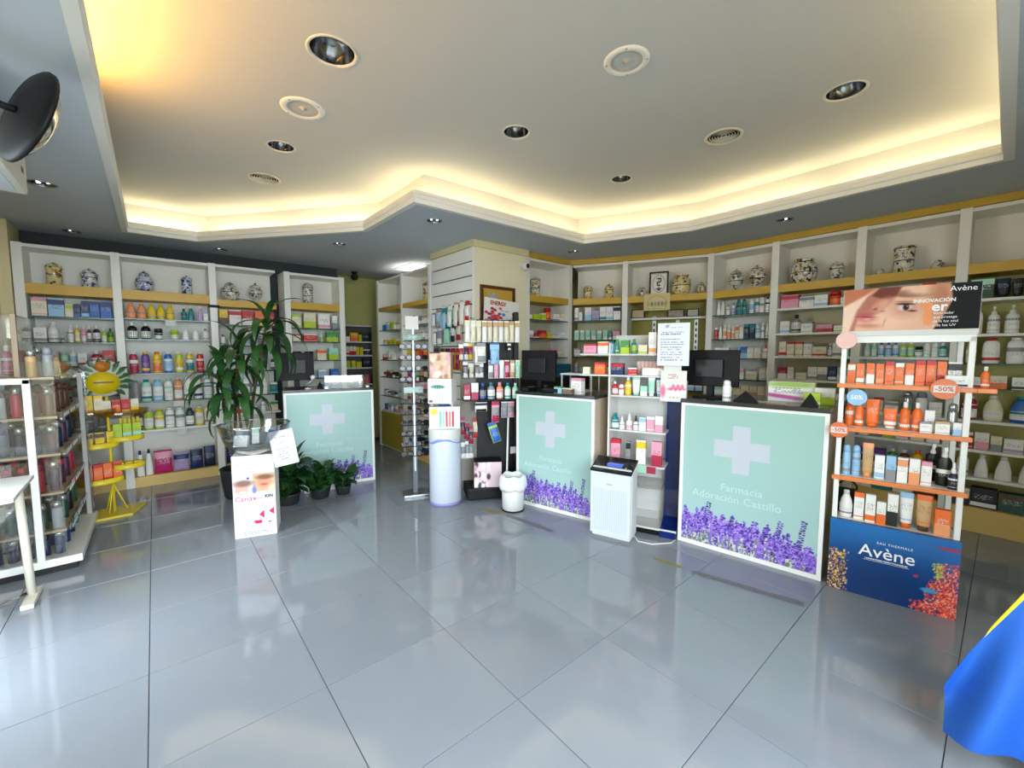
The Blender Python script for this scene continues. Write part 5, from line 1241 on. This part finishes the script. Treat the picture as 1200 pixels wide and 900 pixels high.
for k, z in enumerate((1.53, 1.42, 1.31, 1.20, .98, .87, .76, .65, .54, .44)):
    for sgn in (-1, 1):
        c_ = ('4a1f1c', '141416', '2a1830', '1c1c20', '3c2c1c')[ry.randrange(5)]
        g = thing('sunglasses', '%s pair of dark sunglasses from top, %s side of eyewear stand' % (ORD[k], 'left' if sgn < 0 else 'right'), 'glasses',
                  (2.0+math.cos(-.35)*sgn*.078+math.sin(-.35)*.02, 3.90+math.sin(-.35)*sgn*.078-math.cos(-.35)*.02, z), -.35, 'sunglasses on the eyewear stand')
        fm = mat('glasses frame '+c_, c_, .25)
        fr = MB()
        for q in (-.033, .033): fr.lathe([(.025, -.002), (.031, -.002), (.031, .004), (.025, .004), (.025, -.002)], 14, M=Matrix.Translation((q, -.016, 0)) @ Matrix.Rotation(PI/2, 4, 'X') @ Matrix.Diagonal((1, .8, 1, 1)))
        fr.box(-.006, -.019, .002, .006, -.014, .006); fr.build('frame', fm, g)
        for q in (-.033, .033): MB().lathe([(0, 0), (.026, 0)], 12, M=Matrix.Translation((q, -.0165, 0)) @ Matrix.Rotation(PI/2, 4, 'X') @ Matrix.Diagonal((1, .8, 1, 1))).build('lens', mat('dark lens', '121014', .06), g)
        for q in (-.062, .062): MB().box(q-.0015, -.016, -.002, q+.0015, .04, .002).build('temple', fm, g)
    MB().box(-.145, -.022, z-.036, .145, .012, z-.030).build('rest', M_DARK, t)

# ------------------------------------------------------------------ round pedestal with white goods boxes
cx_, cy_ = 2.13, 3.52
t = thing('round_pedestal', 'white cylinder pedestal with pale blue wave stripe', 'display stand', (cx_, cy_, 0), -.55)
MB().lathe([(0, 0), (.155, 0), (.157, .03), (0, .03)], 36).build('base', mat('violet base', '8a86bc', .4), t)
MB().lathe([(.153, .03), (.155, .032), (.155, .735), (.153, .74), (0, .74)], 40).build('drum', mat('pale drum', 'c6cdd8', .3), t)
n_ = 48; vs_ = []
for i in range(n_+1):
    a = 2*PI*i/n_; z0 = .615+.018*math.sin(a*3)
    vs_ += [(.1562*math.cos(a), .1562*math.sin(a), z0), (.1562*math.cos(a), .1562*math.sin(a), z0+.022+.012*math.sin(a*3+1))]
MB().add(vs_, [(2*i, 2*i+2, 2*i+3, 2*i+1) for i in range(n_)], 0, True).build('wave_stripe', mat('wave blue', '7f8fbe', .35), t)
MB().lathe([(.156, .65), (.1565, .651), (.1565, .74), (.156, .741)], 40).build('top_band', mat('drum white band', 'd8d6d0', .35), t)
rq = random.Random(9)
img = blank(70, 50, (232, 231, 226)); blob(img, .16, .22, .12, .14, (226, 204, 60), .3)
for k, c_ in enumerate(((120, 190, 170), (160, 200, 190), (200, 90, 100), (220, 130, 130), (190, 50, 60))): rect(img, .34+.1*k, .22, .40+.1*k, .92, c_)
t = thing('leaflet_tray', 'white display tray of brushes on round pedestal', 'display', (cx_, cy_, .741), -.55)
MB().cbox(-.145, -.07, 0, .145, .07, .21, .002).build('tray', M_PAPER, t); link('print', print_mesh('print', .29, .21, img), attrm(), t, (-.145, -.0712, 0))
MB().lathe([(0, .21), (.03, .21), (.03, .235), (0, .24)], 12, M=Matrix.Translation((0, 0, 0)) @ Matrix.Diagonal((1.8, 1, 1, 1))).build('blue_lid', mat('blue lid', '2a4e9a', .4), t)
img = blank(60, 60, (236, 235, 230)); blob(img, .42, .32, .28, .07, (30, 120, 96), .3); textrows(img, .1, .6, .06, .14, 1, (150, 150, 150), rq); rect(img, .06, .86, .2, .96, (90, 90, 90))
for k in range(4): rect(img, .26+.1*k, .3, .28+.1*k, .95, (200, 206, 204)); rect(img, .30+.1*k, .5, .31+.1*k, .95, (120, 150, 140))
t = thing('brush_box', 'white box printed with green brushes above the round pedestal', 'box', (cx_-.02, cy_, .985), -.85)
MB().cbox(-.115, -.09, 0, .115, .09, .235, .002).build('carton', M_PAPER, t); link('print', print_mesh('print', .23, .235, img), attrm(), t, (-.115, -.0912, 0))
for x in (-.1, .1): MB().box(x-.004, -.03, -.0325, x+.004, .03, 0).build('support', M_WHITE, t)
img = blank(50, 60, (214, 190, 160))
for _ in range(40): blob(img, rq.random(), rq.random(), .10, .10, rq.choice(((232, 200, 176), (206, 150, 120), (236, 224, 210), (180, 120, 100), (220, 170, 180))), .5)
rect(img, 0, 0, .5, .05, (60, 50, 50))
t = thing('photo_box', 'tall tan photo-printed box on top of brush box', 'box', (cx_-.03, cy_, 1.2215), -.75)
MB().cbox(-.10, -.055, 0, .10, .055, .25, .002).build('carton', mat('tan card', 'b09a78', .5), t); link('print', print_mesh('print', .20, .25, img), attrm(), t, (-.10, -.0562, 0))

# ------------------------------------------------------------------ black hanging-goods rack in front of the column
P = Vector((2.31, 3.52)); Q = Vector((2.86, 3.26)); aG = math.atan2(Q.y-P.y, Q.x-P.x); LG = (Q-P).length
def dG(x, y): return (P.x+math.cos(aG)*x-math.sin(aG)*y, P.y+math.sin(aG)*x+math.cos(aG)*y)
t = thing('goods_rack', 'black floor rack with pegs of hanging baby goods beside column', 'display rack', (*P, 0), aG)
MB().cbox(.04, -.20, .03, LG-.14, .12, .14, .01).build('base', M_BLACK, t); MB().cbox(.06, -.12, 0, LG-.16, .1, .03, .004).build('foot', M_DARK, t)
MB().box(LG*.30, .05, .14, LG, .07, 1.80).build('back_board', M_DARK, t)
MB().box(.02, .10, .14, LG*.30, .115, 1.30).build('grey_board', mat('warm grey board', '8a8478', .6), t)
MB().cbox(LG-.05, .0, .14, LG, .075, 1.88, .01).build('side_post', M_DARK, t)
PEG = mat('peg wire', '2c2c2e', .3, .6)
def pegs(z, xs):
    for x in xs: MB().tube([(x, .05, z), (x, -.10, z+.004), (x, -.115, z+.02)], .003, 5).build('peg', PEG, t)
UCARD = MB().box(-.5, -.5, 0, .5, .5, 1).mesh('card')
def packet(x, z, w, h, cols, label, y=-.06, dep=.05, bag=False, rz=0.0, F=None, ang=None, pegm=True):
    """a pack hung from a peg: z is the height of the hole; card + filled pocket"""
    F = F or dG; ang = aG if ang is None else ang
    g = thing('hanging_packet', label, 'packet', (*F(x, y), z-h), ang+rz, 'packs hanging on the pegs')
    link('card', UCARD, printm(cols[0], cols[1], RND.choice((1, 3))), g, (0, 0, 0), (0, 0, 0), (w, .004, h+.012))
    link('pocket', unit('pouch'), printm(cols[2], cols[1], 2) if len(cols) < 4 else pm(cols[2]), g, (0, -dep*.30, h*.04), (0, 0, 0), (w*.9, dep*.55, h*.72))
    return g
zr = 1.77; xs = [.07+.056*k for k in range(10)]; pegs(zr+.012, xs)
for k, x in enumerate(xs): packet(x, zr, .05, .20, ('wht' if k % 2 else 'crm', 'crm' if k < 3 else 'tan', 'crm' if k % 3 else 'wht', 0), 'cream soother packet, %s from left on top peg row of black rack' % ORD[k], y=-.05-.01*(k % 2))
zr = 1.55; pegs(zr+.012, (.19, .30, .44))
packet(.17, zr-.02, .07, .17, ('gry', 'wht', 'wht'), 'grey card with white round piece hanging on black rack')
packet(.20, zr, .085, .18, ('crm', 'gry', 'wht'), 'white rounded pack hanging left of blue card on black rack', y=-.09)
packet(.34, zr, .095, .205, ('blu', 'lbl', 'lbl'), 'bright blue card hanging on second peg row of black rack')
packet(.49, zr, .035, .06, ('blk', 'wht', 'blk'), 'small black tag hanging beside bright blue card')
for k, x in enumerate((.02, .07, .115)): packet(x, 1.55, .045, .16, (('crs', 'wht', 'crs'), ('plm', 'wht', 'plm'), ('crs', 'yel', 'crs'))[k], 'dark red packet, %s from left, behind photo box' % ORD[k], y=.05)
zr = 1.38; xs = [.30+.056*k for k in range(6)]; pegs(zr+.012, xs)
for k, x in enumerate(xs): packet(x, zr, .048, .17, ('wht', ('gry', 'pnk', 'wht', 'crs', 'tan', 'mnt')[k], ('wht', 'pnk', 'wht', 'pnk', 'crm', 'mnt')[k]), 'white comforter packet, %s from left on third peg row of black rack' % ORD[k])
pegs(1.26, (.06, .12, .18))
for k, x in enumerate((.06, .12, .18, .22)): packet(x, 1.36, .05, .15, (('plm', 'wht', 'gry'), ('dgr', 'wht', 'crm'), ('brn', 'wht', 'gry'), ('blk', 'wht', 'gry'))[k], 'dark packet, %s from left, third row above pink box' % ORD[k], y=.04)
# shelf of feeding bottles
sh = MB().cbox(.02, -.14, .995, LG-.01, .05, 1.005, .002).build('bottle_shelf', M_DARK, t)
row(dG(.02, -.13), aG, LG-.05, 1.005, 'bx 60 150 crs wht; bx 70 165 wht crs; bt 66 160 dbl blu gry; bt 78 165 gry tea wht; bt 70 165 pch pnk wht; bt 66 160 mnt tea wht; bt 62 155 mnt mnt wht', 'bottle shelf of black rack', 'feeding bottles on the black rack', x0=.0, y0=.0)
zr = .98
packet(.20, .96, .12, .08, ('wht', 'blk', 'wht'), 'white card with two dark squares hanging under bottle shelf'); packet(.34, .97, .075, .20, ('pnk', 'crs', 'gry'), 'pink topped clear packet hanging under bottle shelf', y=-.09)
packet(.44, .96, .065, .15, ('wht', 'gry', 'gry'), 'grey pack left one of two pale packs under bottle shelf'); packet(.51, .96, .065, .15, ('wht', 'pnk', 'gry'), 'grey pack right one of two pale packs under bottle shelf')
packet(.19, .78, .10, .20, ('crm', 'red', 'crm'), 'cream pack with red base on grey board of rack', y=.08)
g = packet(.36, .77, .09, .20, ('lim', 'blu', 'blu'), 'tilted blue and yellow pack hanging on black rack', y=-.09); g.rotation_euler = (0, -.3, aG)
for k, x in enumerate((.03, .075, .115)): packet(x, .80-.05*k, .05, .17, ('gry', 'crs', 'plm'), 'dark pack, %s from left, beside white drum' % ORD[k], y=.06); packet(x, .55, .05, .17, ('gry', 'wht', 'gry'), 'grey bag, %s from left, low beside white drum' % ORD[k], y=.06)
pegs(.985, (.2, .34, .44, .51)); pegs(.79, (.36,))
img = blank(60, 50, (214, 190, 196))
for _ in range(24): blob(img, rq.random()*.6, rq.random(), .07, .12, rq.choice(((236, 228, 224), (190, 150, 160), (60, 50, 60), (240, 200, 206))), .3)
t2 = thing('printed_box', 'pink printed carton standing in base of black rack', 'box', (*dG(.11, -.155), .1405), aG-.15)
MB().cbox(0, 0, 0, .27, .17, .25, .003).build('carton', mat('pink card', 'e0b4bc', .5), t2); link('print', print_mesh('print', .27, .25, img), attrm(), t2, (0, -.0012, 0)); MB().box(.0, .0, .25, .27, .17, .256).build('dark_top', M_BLACK, t2)
o = MB().cbox(-.03, -.004, 0, .03, .004, .07, .002).build('socket_plate', M_WHITE, None, (*dG(LG-.06, .0), .42), (0, 0, aG)); tag(o, 'small white tag fixed low on black rack post', 'tag')
# goods hanging on the white slats of the column
def dS(x, y): return (2.70+y, 4.735-x)
for k, (x, z, w, h, c_, l) in enumerate(((.06, 1.98, .09, .20, ('gry', 'wht', 'wht'), 'grey patterned pack'), (.17, 1.98, .09, .22, ('wht', 'gry', 'lbl'), 'white long pack'), (.30, 2.0, .10, .26, ('wht', 'tea', 'lbl', 0), 'teal and clear scissors pack'), (.43, 2.0, .09, .24, ('mnt', 'wht', 'wht', 0), 'mint pack'),
        (.56, 2.02, .08, .26, ('pch', 'wht', 'wht'), 'peach card'), (.68, 2.03, .09, .26, ('crm', 'wht', 'wht', 0), 'plain cream card'), (.79, 2.02, .08, .24, ('wht', 'red', 'wht'), 'white card with red top'),
        (.08, 1.75, .09, .2, ('gry', 'wht', 'wht', 0), 'grey lower pack'), (.20, 1.76, .10, .2, ('gry', 'wht', 'gry'), 'pale lower pack'), (.36, 1.80, .12, .23, ('mnt', 'tea', 'mnt', 0), 'teal lower pack'), (.50, 1.80, .08, .22, ('wht', 'blk', 'wht'), 'white lower pack with dark marks'), (.62, 1.80, .08, .2, ('wht', 'red', 'wht'), 'white lower pack with red cap'),
        (.10, 1.52, .12, .2, ('gry', 'plm', 'gry'), 'grey bottom pack'), (.24, 1.50, .10, .2, ('yel', 'brn', 'plm'), 'yellow topped bottom pack'), (.36, 1.50, .10, .22, ('lim', 'plm', 'plm'), 'lime topped bottom pack'), (.48, 1.50, .10, .24, ('yel', 'crs', 'crs'), 'yellow topped crimson bottom pack'), (.60, 1.50, .09, .24, ('yel', 'crs', 'crs'), 'crimson bottom pack near corner'))):
    packet(x+.05, z, w, h, c_, l+' hanging on white slats', y=-.035, F=dS, ang=-PI/2)
    MB().tube([(2.715, 4.685-x, z+.015), (2.64, 4.685-x, z+.015)], .003, 5).build('peg', PEG, column)
tag(MB().cbox(-.23, -.004, 0, .23, .004, .11, .001).build('header_strip', M_PAPER, None, (*dS(.36, -.012), 1.545), (0, 0, -PI/2)), 'plain white strip on slats between hanging packs', 'sign')

# ------------------------------------------------------------------ white bin with bag, leaning pole
t = thing('waste_bin', 'white pedal bin with pale bag folded over its rim', 'bin', (2.505, 2.935, 0))
MB().lathe([(0, 0), (.105, 0), (.108, .012), (.0, .012)], 28).build('base_ring', M_BLACK, t)
MB().lathe([(.098, .012), (.102, .014), (.105, .24), (.100, .245)], 30).build('body', M_WHITE, t)
n_ = 36; vs_ = []; prof = [(.106, .205), (.128, .20), (.130, .24), (.122, .30), (.112, .325), (.098, .335), (.09, .32), (.088, .20), (.0, .16)]
for r_, z_ in prof:
    for i in range(n_):
        a = 2*PI*i/n_; q = 1+.035*math.sin(a*7+z_*30)+.02*math.sin(a*13); vs_.append((r_*q*math.cos(a), r_*q*math.sin(a), z_+.008*math.sin(a*5)))
MB().add(vs_, [(j*n_+i, j*n_+(i+1) % n_, (j+1)*n_+(i+1) % n_, (j+1)*n_+i) for j in range(len(prof)-1) for i in range(n_)], 0, True).build('bag', mat('pale bag', 'e6e6e6', .45), t)
tag(MB().tube([(2.545, 3.085, .003), (2.585, 3.10, .84)], .009, 8).build('pole', M_WHITE), 'thin white pole leaning behind the bin', 'pole')

# ------------------------------------------------------------------ left: open cosmetics rack, acrylic case, table, yellow spinner
t = thing('cosmetics_rack', 'white framed rack of dark cosmetic bottles with tan shelves', 'display rack', (-.95, 4.04, 0))
for x in (.10, .30):
    MB().cbox(x, .0, .08, x+.036, .03, 1.30, .003).build('post', M_FRAME, t)
for x in (.03, .45): MB().cbox(x, .96, .08, x+.03, .99, 1.30, .003).build('post', M_FRAME, t)
MB().cbox(.0, -.01, .05, .51, 1.02, .10, .004).build('base_tray', M_FRAME, t); MB().box(.03, .02, 0, .48, .98, .05).build('plinth', M_DARK, t)
MB().cbox(.10, .0, 1.27, .336, .03, 1.305, .003).build('top_rail', M_FRAME, t)
TANS = noisy('tan shelf', 'b7a184', 'a89172', 5, .45)
RZ = (.28, .54, .80, 1.05, 1.31)
for z in RZ:
    MB().box(.0, .032, z-.015, .44, .955, z).build('shelf_board', TANS, t)
    for k in range(3):
        MB().cbox(.44, .06+.3*k, z-.02, .465, .32+.3*k, z+.02, .003).build('price_strip', M_ACRYL, t)
        for j in range(4): MB().box(.4655, .08+.3*k+.06*j, z-.012, .467, .115+.3*k+.06*j, z+.012).build('price_tag', M_PAPER, t)
MB().box(.004, .012, .10, .098, .016, 1.27).build('front_sheet', M_ACRYL, t); MB().box(.14, .012, .10, .298, .016, 1.27).build('front_sheet', M_ACRYL, t); MB().box(.338, .012, .10, .44, .016, 1.30).build('front_sheet', M_ACRYL, t)
MB().box(.0, .96, .1, .5, .965, 1.31).build('back_sheet', glass('hazy acrylic', (.75, .74, .72), .2, .1), t)
cl = [['dbl', 'nvy', 'tea', 'dbl'], ['dgr', 'blk', 'dgr', 'gry'], ['crs', 'plm', 'plm', 'brn'], ['dbl', 'nvy', 'plm', 'nvy'], ['brn', 'gry', 'brn', 'crs'], ['gry', 'brn', 'gry', 'tan']]
for i, z in enumerate((.10,)+RZ):
    top = i == 5
    for r_ in range(2 if top else 4):
        for c_ in range(2 if top else 6):
            x = -.95+(.335+.075*c_ if top else .045+.070*c_); y = 4.04+.10+.22*r_
            h = rq.uniform(.17, .20) if i else rq.uniform(.14, .155)
            item('sp', .052, h, [rq.choice(cl[i]), 'slv' if rq.random() < .55 else cl[i][0]], (x, y, z+.001), 0, '%s row back, %s across, %s shelf, cosmetics rack' % (ORD[r_], ORD[c_], ('bottom', 'second-up', 'third-up', 'fourth-up', 'fifth-up', 'top')[i]), 'cosmetic bottles on the left rack')
t = thing('acrylic_case', 'clear acrylic case on top of the cosmetics rack', 'display case', (-.98, 4.16, 1.312))
for q in ((0, 0, 0, .30, .006, .40), (0, .5, 0, .30, .506, .40), (0, 0, 0, .006, .5, .40), (.294, 0, 0, .30, .5, .40), (0, 0, .40, .30, .506, .406)): MB().box(*q).build('pane', M_ACRYL, t)
MB().cbox(.285, -.012, 0, .312, .012, .41, .003).build('edge_strip', mat('bronze strip', '9a8468', .4), t)
item('bx', .12, .26, ['wht', 'mnt'], (-.90, 4.30, 1.320), 0, 'inside acrylic case on cosmetics rack', d=.05); item('bt', .06, .20, ['crs', 'wht', 'crs'], (-.76, 4.40, 1.320), 0, 'inside acrylic case on cosmetics rack')
t = thing('sample_case', 'low clear acrylic tray of tan boxes beside acrylic case', 'display case', (-.66, 4.10, 1.312))
for q in ((0, 0, 0, .18, .004, .10), (0, .5, 0, .18, .504, .10), (0, 0, 0, .004, .5, .10), (.176, 0, 0, .18, .5, .10)): MB().box(*q).build('pane', M_ACRYL, t)
t = thing('side_table', 'small white table with tube leg at left edge', 'table', (-.62, 3.72, 0))
b = MB(); b.prism([(-.40, -.62), (.04, -.50), (.03, .06), (-.4, .08)], .715, .735); b.build('table_top', M_WHITE, t)
MB().tube([(-.01, .0, .02), (-.03, .0, .715)], .02, 10).build('leg', mat('ivory tube', 'dcd5c4', .4), t)
MB().cbox(-.035, -.16, 0, .02, .10, .025, .005).build('foot', mat('ivory tube', 'dcd5c4', .4), t)
MB().tube([(-.36, -.5, .0), (-.34, -.5, .715)], .02, 10).build('leg', mat('ivory tube', 'dcd5c4', .4), t)
MB().tube([(-.03, .02, .03), (.02-.1, -.14, .06), (-.16, -.2, .05), (-.3, -.2, .03)], .009, 8).build('chrome_loop', M_CHROME, t)
# yellow spinner
SY = mat('spinner yellow', 'e8cf2a', .35); SYC = glass('yellow acrylic', (.95, .80, .18), .2)
t = thing('yellow_spinner', 'yellow floor spinner with leafy round sign beside cosmetics rack', 'display rack', (-.345, 5.24, 0), .25)
b = MB(); b.prism([(-.25, -.14), (.08, -.20), (.25, .08), (-.06, .15)], 0, .018); b.build('base', SY, t)
MB().tube([(0, 0, .018), (0, 0, 1.16)], .011, 8).build('pole', SY, t)
for a in (0, 2.1, 4.2): MB().tube([(.09*math.cos(a), .09*math.sin(a)*.6, .018), (0, 0, .28)], .006, 6).build('brace', SY, t)
for x, z, r_ in ((-.10, .30, .15), (.15, .40, .12), (-.1, .62, .13), (.14, .66, .13), (.12, .90, .19), (-.14, .92, .16)):
    MB().lathe([(0, 0), (r_, 0), (r_*1.03, .008), (r_*1.03, .05), (r_*.99, .05), (r_*.99, .010), (0, .010)], 20, M=Matrix.Translation((x*.75, -.02, z)) @ Matrix.Diagonal((1, .7, 1, 1))).build('tray', SYC if z > .85 else SY, t)
nS = 0
def onS(x, z, kd, w, h, cols):
    global nS
    ca, sa = math.cos(.25), math.sin(.25); X, Y = x*.75, -.045
    nS += 1
    item(kd, w, h, cols, (-.345+ca*X-sa*Y, 5.24+sa*X+ca*Y, z+.0115), .25, '%s counted from bottom on yellow spinner' % ORD[nS-1], 'goods on the yellow spinner')
for k in range(4): onS(-.22+.085*k, .30, 'bx', .058, .17, ['org', 'red'])
for k in range(3): onS(.06+.085*k, .40, 'bx', .055, .05, ['yel', 'yel'])
for k in range(3): onS(-.2+.1*k, .62, 'bx', .06, .13, ['yel', 'brn'])
for k in range(3): onS(.06+.09*k, .66, 'bx', .06, .15, ['lim', 'mnt'])
for k in range(4): onS(-.02+.085*k, .90, 'bx', .055, .13, [('crm', 'org', 'red', 'crm')[k], ('yel', 'crs', 'wht', 'yel')[k]])
for k in range(3): onS(-.26+.085*k, .92, 'bx', .055, .16, [('wht', 'yel', 'crm')[k], 'yel'])
for k in range(5): MB().tube([(.07+.03*k, -.06, .82), (.07+.03*k, -.06, .875)], .011, 8).build('yellow_tip', SY, t)
sg = MB().lathe([(0, 0), (.165, 0), (.165, .004), (0, .004)], 30, M=Matrix.Translation((-.02, -.02, 1.24)) @ Matrix.Rotation(PI/2, 4, 'X')).build('sign_disc', mat('pale card', 'cfd2c8', .5), t)
ov = MB().lathe([(0, 0), (.115, 0), (.115, .004), (0, .004)], 26, M=Matrix.Translation((-.02, -.030, 1.20)) @ Matrix.Rotation(PI/2, 4, 'X') @ Matrix.Diagonal((1, .86, 1, 1))).build('yellow_plate', mat('deep yellow', 'd9bd10', .35), sg)
MB().box(-.085, -.0365, 1.196, .05, -.0345, 1.210).build('name_line', mat('brown ink', '7a5a14', .5), ov)
MB().lathe([(0, 0), (.05, 0), (.05, .004), (0, .004)], 20, M=Matrix.Translation((-.02, -.030, 1.345)) @ Matrix.Rotation(PI/2, 4, 'X')).build('orange_badge', noisy('orange badge', 'd58a1e', 'a04a14', 30, .5), sg)
SL = leafmesh(.085, .035, .2, lift=.0, n=4)
for k in range(44):
    a = -.95+k*(PI+1.9)/43; r_ = .10+.022*(k % 3)
    link('leaf', SL, M_LEAF if k % 3 else M_LEAF2, sg, (-.02+r_*math.cos(a), -.027-.0006*(k % 3), 1.225+r_*.95*math.sin(a)), (PI/2, -a+.3*((k % 3)-1), 0), (.8, .8, .8))

# ------------------------------------------------------------------ hanging unit, convex mirror, passage rack, flag, floor tape
t = thing('air_curtain', 'white box unit hung under soffit at left edge', 'air conditioner', (-1.04, 2.85, 2.375))
MB().cbox(0, 0, 0, .535, .86, .235, .015).build('housing', mat('ivory housing', 'dad7cf', .4), t); MB().box(.02, .06, -.004, .50, .8, 0).build('grille', mat('light grey grille', 'cdd2da', .5), t)
MB().box(.5352, .72, .09, .537, .77, .12).build('badge', mat('dark badge', '3a3a3c', .4), t)
for y in (.12, .74): MB().box(.2, y-.02, .235, .24, y+.02, .315).build('hanger', M_STEEL, t)
t = thing('convex_mirror', 'black backed round convex mirror on arm at upper left', 'mirror', (-.345, 2.63, 2.43))
MR = Vector((.86, .46, -.26)).normalized().to_track_quat('Z', 'Y').to_matrix().to_4x4()
MB().lathe([(0, -.03), (.06, -.03), (.17, -.018), (.195, -.005), (.2, .0), (.2, .012), (.19, .012)], 32, M=MR).build('back_shell', M_BLACK, t)
MB().lathe([(.19, .010), (.16, .035), (.11, .058), (.05, .070), (0, .073)], 32, M=MR).build('mirror_face', mat('mirror', 'f0f0ee', .03, 1.0), t)
MB().tube([tuple(MR @ Vector((0, 0, -.03))), (-.12, .0, .03), (-.22, 0, .06), (-.70, 0, .05)], .014, 8).build('arm', M_BLACK, t)
MB().cbox(-.715, -.05, 0, -.70, .05, .1, .003).build('wall_plate', M_BLACK, t)
t = thing('passage_rack', 'narrow dark rack with white shelves on olive passage wall', 'shelf', (2.30, 6.80, 0))
for x in (0, .44): MB().box(x, 0, 0, x+.02, .18, 1.90).build('side_panel', M_STEEL, t)
MB().box(.02, .17, 0, .44, .18, 1.90).build('back_panel', mat('rack back', '4a4a40', .6), t); MB().box(0, 0, 1.88, .46, .18, 1.90).build('top_panel', M_WHITE, t)
for k, z in enumerate((1.64, 1.42, 1.22, .95, .6, .3)):
    MB().box(.02, -.01, z-.02, .44, .17, z).build('shelf_board', M_WHITE, t)
    row((2.32, 6.79), 0, .42, z, ('bx 60 80 wht crm; bx 120 140 org yel; bx 50 110 lim yel; bx 120 150 blk dgr', '3*bx 50 140 crm red; 2*bx 55 130 yel lim; bx 110 90 blk wht', '2*bx 60 110 lim yel; bx 80 90 yel lim; bx 120 150 dbl blk', 'bx 120 120 wht red; bx 60 90 crm wht; bx 150 150 crs red', 'bx 120 150 wht lbl; bx 140 140 tea wht', 'bx 150 150 wht gry; bx 150 160 crm brn')[k], '%s shelf, passage rack' % SHELFN[k], 'goods on the passage rack')
# blue and yellow cloth hanging from a slanted pole at the right edge
t = thing('draped_flag', 'blue cloth with yellow edge hanging at lower right corner', 'flag', (2.14, .0, 0))
MB().lathe([(0, 0), (.13, 0), (.13, .03), (.03, .05), (0, .05)], 20, M=Matrix.Translation((.02, -.62, 0))).build('pole_base', M_STEEL, t)
MB().tube([(.02, -.62, .04), (.06, -.44, .7), (.10, -.31, 1.16)], .012, 8).build('pole', M_STEEL, t)
nu, nv = 26, 22
def flag_pt(u, v, off=0.0):
    # v: 0 at the upper slanted edge, 1 at the hem; u: 0 at the low outer tip, 1 at the pole
    ey, ez = .082-.40*u, .26+.90*u**.92
    hy, hz = .075-.38*u, .085+.015*math.sin(u*6)
    y = ey+(hy-ey)*v; z = ez+(hz-ez)*v
    x = .0+.04*math.sin(u*11+v*2.5)*(.35+.65*v)+.02*math.sin(v*5+u*3)+.10*(1-v)*u
    return (x+off, y, z)
vs_ = []; fs = []; mi = []
for off in (0, .003):
    for j in range(nv+1):
        for i in range(nu+1): vs_.append(flag_pt(i/nu, j/nv, off))
K = (nu+1)*(nv+1)
f1 = [(j*(nu+1)+i, j*(nu+1)+i+1, (j+1)*(nu+1)+i+1, (j+1)*(nu+1)+i) for j in range(nv) for i in range(nu)]
cl_ = MB().add(vs_, f1+[tuple(K+i for i in f_[::-1]) for f_ in f1], 0, True).build('blue_cloth', noisy('blue cloth', '0a55b4', '0c4ca0', 14, .7), t)
vs_ = []
for off in (-.004, .0065):
    for j in range(3):
        for i in range(nu+1):
            u = .22+.78*i/nu; p = Vector(flag_pt(u, 0, off)); d = Vector((0, -.006-.014*(u-.22), .02+.07*(u-.22)))*2
            vs_.append(tuple(p+d*(j/2-.25)))
K = 3*(nu+1); f1 = [(j*(nu+1)+i, j*(nu+1)+i+1, (j+1)*(nu+1)+i+1, (j+1)*(nu+1)+i) for j in range(2) for i in range(nu)]
MB().add(vs_, f1+[tuple(K+i for i in f_[::-1]) for f_ in f1], 0, True).build('yellow_band', noisy('yellow cloth', 'd8cc22', 'c8ba18', 14, .7), t)
def tape(label, a, b, w, m):
    a, b = Vector(a), Vector(b); d = b-a; n_ = Vector((-d.y, d.x)).normalized()*w/2; K_ = 7
    top = []; rt = random.Random(label)
    for i in range(K_+1):
        p = a+d*i/K_; top.append((tuple(p+n_*(1+rt.uniform(-.25, .1))), tuple(p-n_*(1+rt.uniform(-.25, .1)))))
    b_ = MB(); vs_ = [(*q, .0012) for pr in top for q in pr]
    b_.add(vs_, [(2*i+1, 2*i+3, 2*i+2, 2*i) for i in range(K_)])
    return tag(b_.build('floor_tape', m), label, 'tape')
GT = noisy('tape residue', '57575a', '7e8084', 40, .7); YT = noisy('yellow black tape', 'b8a43c', '4a4432', 60, .6)
tape('grey tape residue on floor in front of middle counter', (2.37, 2.86), (2.43, 2.34), .055, GT)
tape('long grey tape residue on floor in front of right counter', (2.69, 1.29), (2.83, .69), .06, GT)
tape('worn yellow tape strip on floor by white cylinder pedestal', (2.28, 3.12), (2.37, 2.88), .035, YT)
tape('worn yellow tape strip on floor left of right counter residue', (2.66, 1.56), (2.69, 1.36), .035, YT)

# small price cards clipped under the shelf edges of the second back-wall bay
for x, z, l in ((.16, 1.79, 'under row of dark capped jars'), (.19, .895, 'under row of white shampoo bottles'), (.20, .575, 'under thick white shelf board')):
    o = MB().box(-.045, 0, -.03, .045, .003, .03).build('price_card', M_PAPER, None, (x, 6.036, z)); tag(o, 'white price card '+l+', second back-wall bay', 'card')
o = MB().box(-.055, 0, -.016, .055, .004, .016).build('shelf_sign', M_BLACK, None, (.56, 6.032, 2.005)); tag(o, 'small black sign on post left of plant bay', 'sign')
